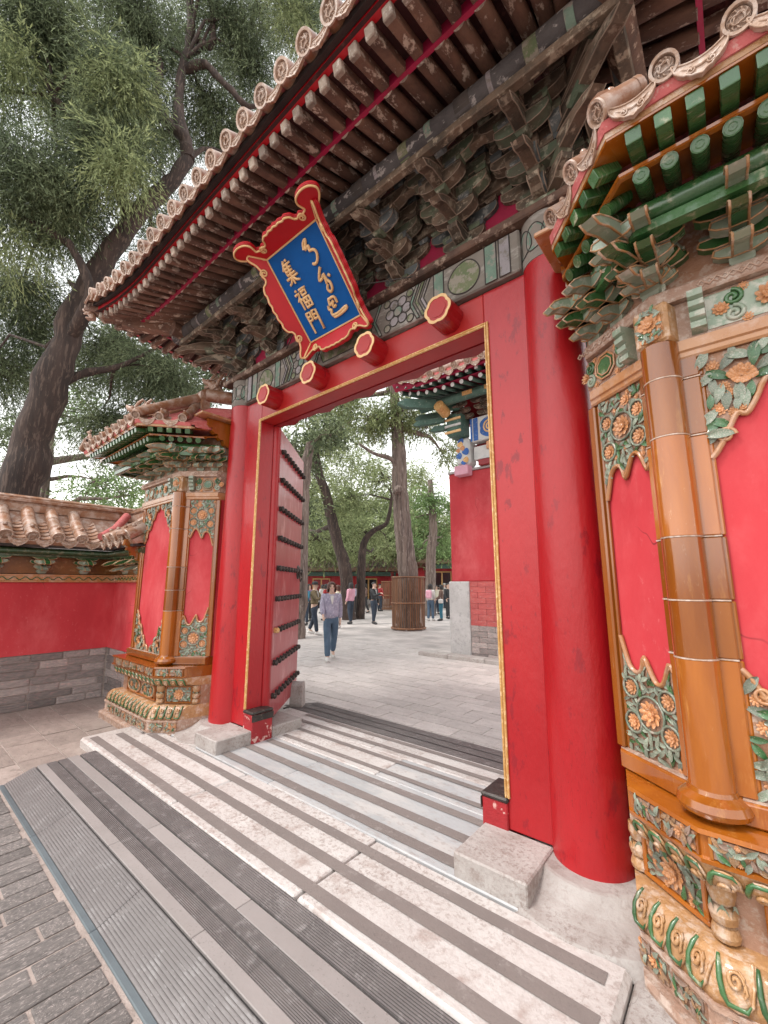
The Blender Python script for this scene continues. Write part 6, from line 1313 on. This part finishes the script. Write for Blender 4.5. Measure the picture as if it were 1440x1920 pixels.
for k, (x, y, z, L) in enumerate(((-5.2, 8.5, 5.62, .8), (-5.3, 8.4, 5.45, .7), (-5.15, 8.6, 5.3, .5))):
    mb = MB(); pl = [(0, 0), (0, .12), (-L, .12), (-L-.12, .02), (-L, -.02)]; mb.prism(pl, -.06, .06, 0, frame((x+.2, y, z), (.92, .3, 0), (0, 0, 1), (-.3, .92, 0))); build(mb, 'corner_beak', 'paint_green', hall)
mb = MB(); mb.tube([(-5.6, 8.15, 5.84), (0, 8.15, 5.84)], .11, 16); build(mb, 'purlin', 'paint_green', hall)
mb = MB(); mb.tube([(-5.0, 8.32, 5.62), (-5.0, 7.98, 5.72)], .13, 12); build(mb, 'purlin_head', 'gold_paint', hall)
for k in range(8): mb = MB(); mb.box(-4.4+.55*k, -4.15+.55*k, 8.035, 8.045, 5.79, 5.89); build(mb, 'painted_band', 'gold_paint', hall)
HR = MB().tube([(0, 0, 0), (0, 1, 0)], .05, 12, 0, capmi=1).mesh('rafter', ['paint_green', 'paint_white']); HF = MB().box(-.04, .04, 0, 1, -.045, .045, 0); HF.box(-.036, .036, -.008, 0, -.04, .04, 1); HF = HF.mesh('flying_rafter', ['paint_green', 'paint_white'])
HT = tile_end_mesh(.085, .3, 'tile_end'); HD = drip_mesh(.25, .9, .4, 'drip_tile')
def hz(x): t = max(0, (-4.7-x)/1.0); return .16*min(t, 1.2)**2
for i in range(26):
    x = -5.75+.225*i; fan = max(0, -4.9-x)*.5
    for me, nm, y0, y1, z0, z1 in ((HR, 'rafter', 7.62, 8.5, 5.91, 6.13), (HF, 'flying_rafter', 7.44, 8.1, 6.02, 6.16)):
        p = V(x, y0-hz(x)*.5, z0+hz(x)); q = V(x+fan, y1, z1); d = q-p; y = d.normalized(); xx = y.cross(V(0, 0, 1)).normalized(); put(nm, me, hall, frame(p, xx, y*d.length, xx.cross(y)))
for i in range(18):
    x = -5.70+.31*i; y = V(0, .86, .5).normalized(); xx = V(1, 0, 0); Mt = frame((x, 7.28-hz(x)*.5, 6.08+hz(x)+.07), xx, y, xx.cross(y)); put('tile_end', HT, hall, Mt); put('drip_tile', HD, hall, Mt @ T(.155, .02, -.03))
    mb = MB(); mb.tube([Mt @ V(0, .28, 0), Mt @ V(0, 1.0, .05), Mt @ V(0, 1.9, .3)], .08, 8); build(mb, 'tile_row', 'tile_glaze', hall)
def strip(name, m, y0, y1, za, zb_, th_):
    mb = MB(); vs_ = []; n_ = 24
    for i in range(n_+1):
        x = -5.85+5.9*i/n_; e = hz(x); vs_ += [(x, y0-e*.5, za+e), (x, y1, zb_+e*.3), (x, y1, zb_+e*.3+th_), (x, y0-e*.5, za+e+th_)]
    mb.add(vs_, [(4*i+j, 4*i+(j+1) % 4, 4*i+4+(j+1) % 4, 4*i+4+j) for i in range(n_) for j in range(4)]); mb.add(vs_, [(0, 1, 2, 3), (4*n_+3, 4*n_+2, 4*n_+1, 4*n_)]); build(mb, name, m, hall)
strip('rafter_boards', 'magenta_board', 7.60, 9.2, 5.965, 6.31, .02); strip('eave_boards', 'magenta_board', 7.42, 8.3, 6.068, 6.24, .02); strip('eave_fascia', 'magenta_board', 7.40, 7.43, 6.03, 6.03, .07); strip('roof_bed', 'tile_mortar', 7.34, 9.6, 6.10, 7.4, .06)
mb = MB(); mb.prism([(0, 0), (0, .2), (-1.3, .22), (-1.5, .1), (-1.3, .0)], -.07, .07, 0, frame((-4.75, 8.5, 5.70), V(1, 1, 0).normalized(), (0, 0, 1), V(1, -1, 0).normalized())); build(mb, 'hip_beam', 'paint_green', hall)
# ================================================================ far buildings of the courtyard
def far_hall(label, xa, xb, D, ztop, name='palace_building', doors=2):
    a = gb(xa, D); b = gb(xb, D); u = Vector((b-a)); Lg = u.length; u.normalize(); F = frame(a, u, (0, 0, 1), u.cross(V(0, 0, 1)))
    o = thing(name, label, 'building', tuple((a+b)/2))
    q = lambda nm, m, *k, c=.02: build(MB().box(*k, 0, F, c), nm, m, o)
    q('wall', 'red_plaster', 0, Lg, 0, ztop, -4, 0); q('footing', 'white_stone', -.1, Lg+.1, 0, .5, -4.1, .06)
    n_ = max(2, int(Lg/3.2))
    for i in range(n_+1): mb = MB(); mb.tube([F @ V(Lg*i/n_, 0, 1.0), F @ V(Lg*i/n_, ztop, 1.0)], .17, 12); build(mb, 'column', 'red_dark', o)
    for i in range(n_):
        c = Lg*(i+.5)/n_; f = q('door_frame', 'gold_paint', c-.75, c+.75, .3, ztop-.5, .005, .05); 
        for s in (-.36, .36): build(MB().box(c+s-.3, c+s+.3, .4, ztop-.62, .05, .08, 0, F, .01), 'door_panel', 'red_dark' if i % 2 else 'glass_dark', f)
    q('painted_beam', 'paint_green', -.3, Lg+.3, ztop-.35, ztop, .9, 1.1); q('painted_band', 'paint_green', -.3, Lg+.3, ztop-.30, ztop-.08, 1.101, 1.12)
    A = F @ frame((-1.0, 0, 0), (0, 0, 1), (0, 1, 0), (-1, 0, 0)); mb = MB(); mb.prism([(2.0, ztop+.05), (2.05, ztop+.25), (1.0, ztop+.8), (-.6, ztop+2.0), (-2., ztop+2.6), (-4, ztop+1.2), (-4.5, ztop)], 0, -(Lg+2), 0, A); rf = build(mb, 'roof', 'far_tile', o)
    for i in range(int((Lg+2)/.35)): mb = MB(); u_ = -1+.35*i+.15; mb.tube([F @ V(u_, ztop+.28, 2.06), F @ V(u_, ztop+.86, 1.0), F @ V(u_, ztop+2.06, -.6)], .09, 7); build(mb, 'tile_row', 'far_tile', rf)
    return o
far_hall('red hall with dark door panels far across the courtyard behind the trees', 470, 735, 36, 2.7)
far_hall('open red columned pavilion with pale eaves beyond the far cypress', 805, 900, 33, 3.2)
mb = MB(); F = frame(gb(720, 37), tuple(_r), (0, 0, 1), tuple(-_fh)); o = thing('boundary_wall', 'long red wall with tiled coping closing the far side of the courtyard', 'wall', tuple(gb(760, 40)))
F = frame(gb(640, 40), tuple(_r), (0, 0, 1), tuple(-_fh)); build(MB().box(-22, 22, 0, 3.2, -.5, 0, 0, F, .02), 'plaster', 'red_plaster', o); build(MB().prism([(.4, 3.2), (.45, 3.3), (-.25, 3.8), (-.95, 3.3), (-.9, 3.2)], 0, -44, 0, F @ frame((-22, 0, 0), (0, 0, 1), (0, 1, 0), (-1, 0, 0))), 'coping', 'far_tile', o)
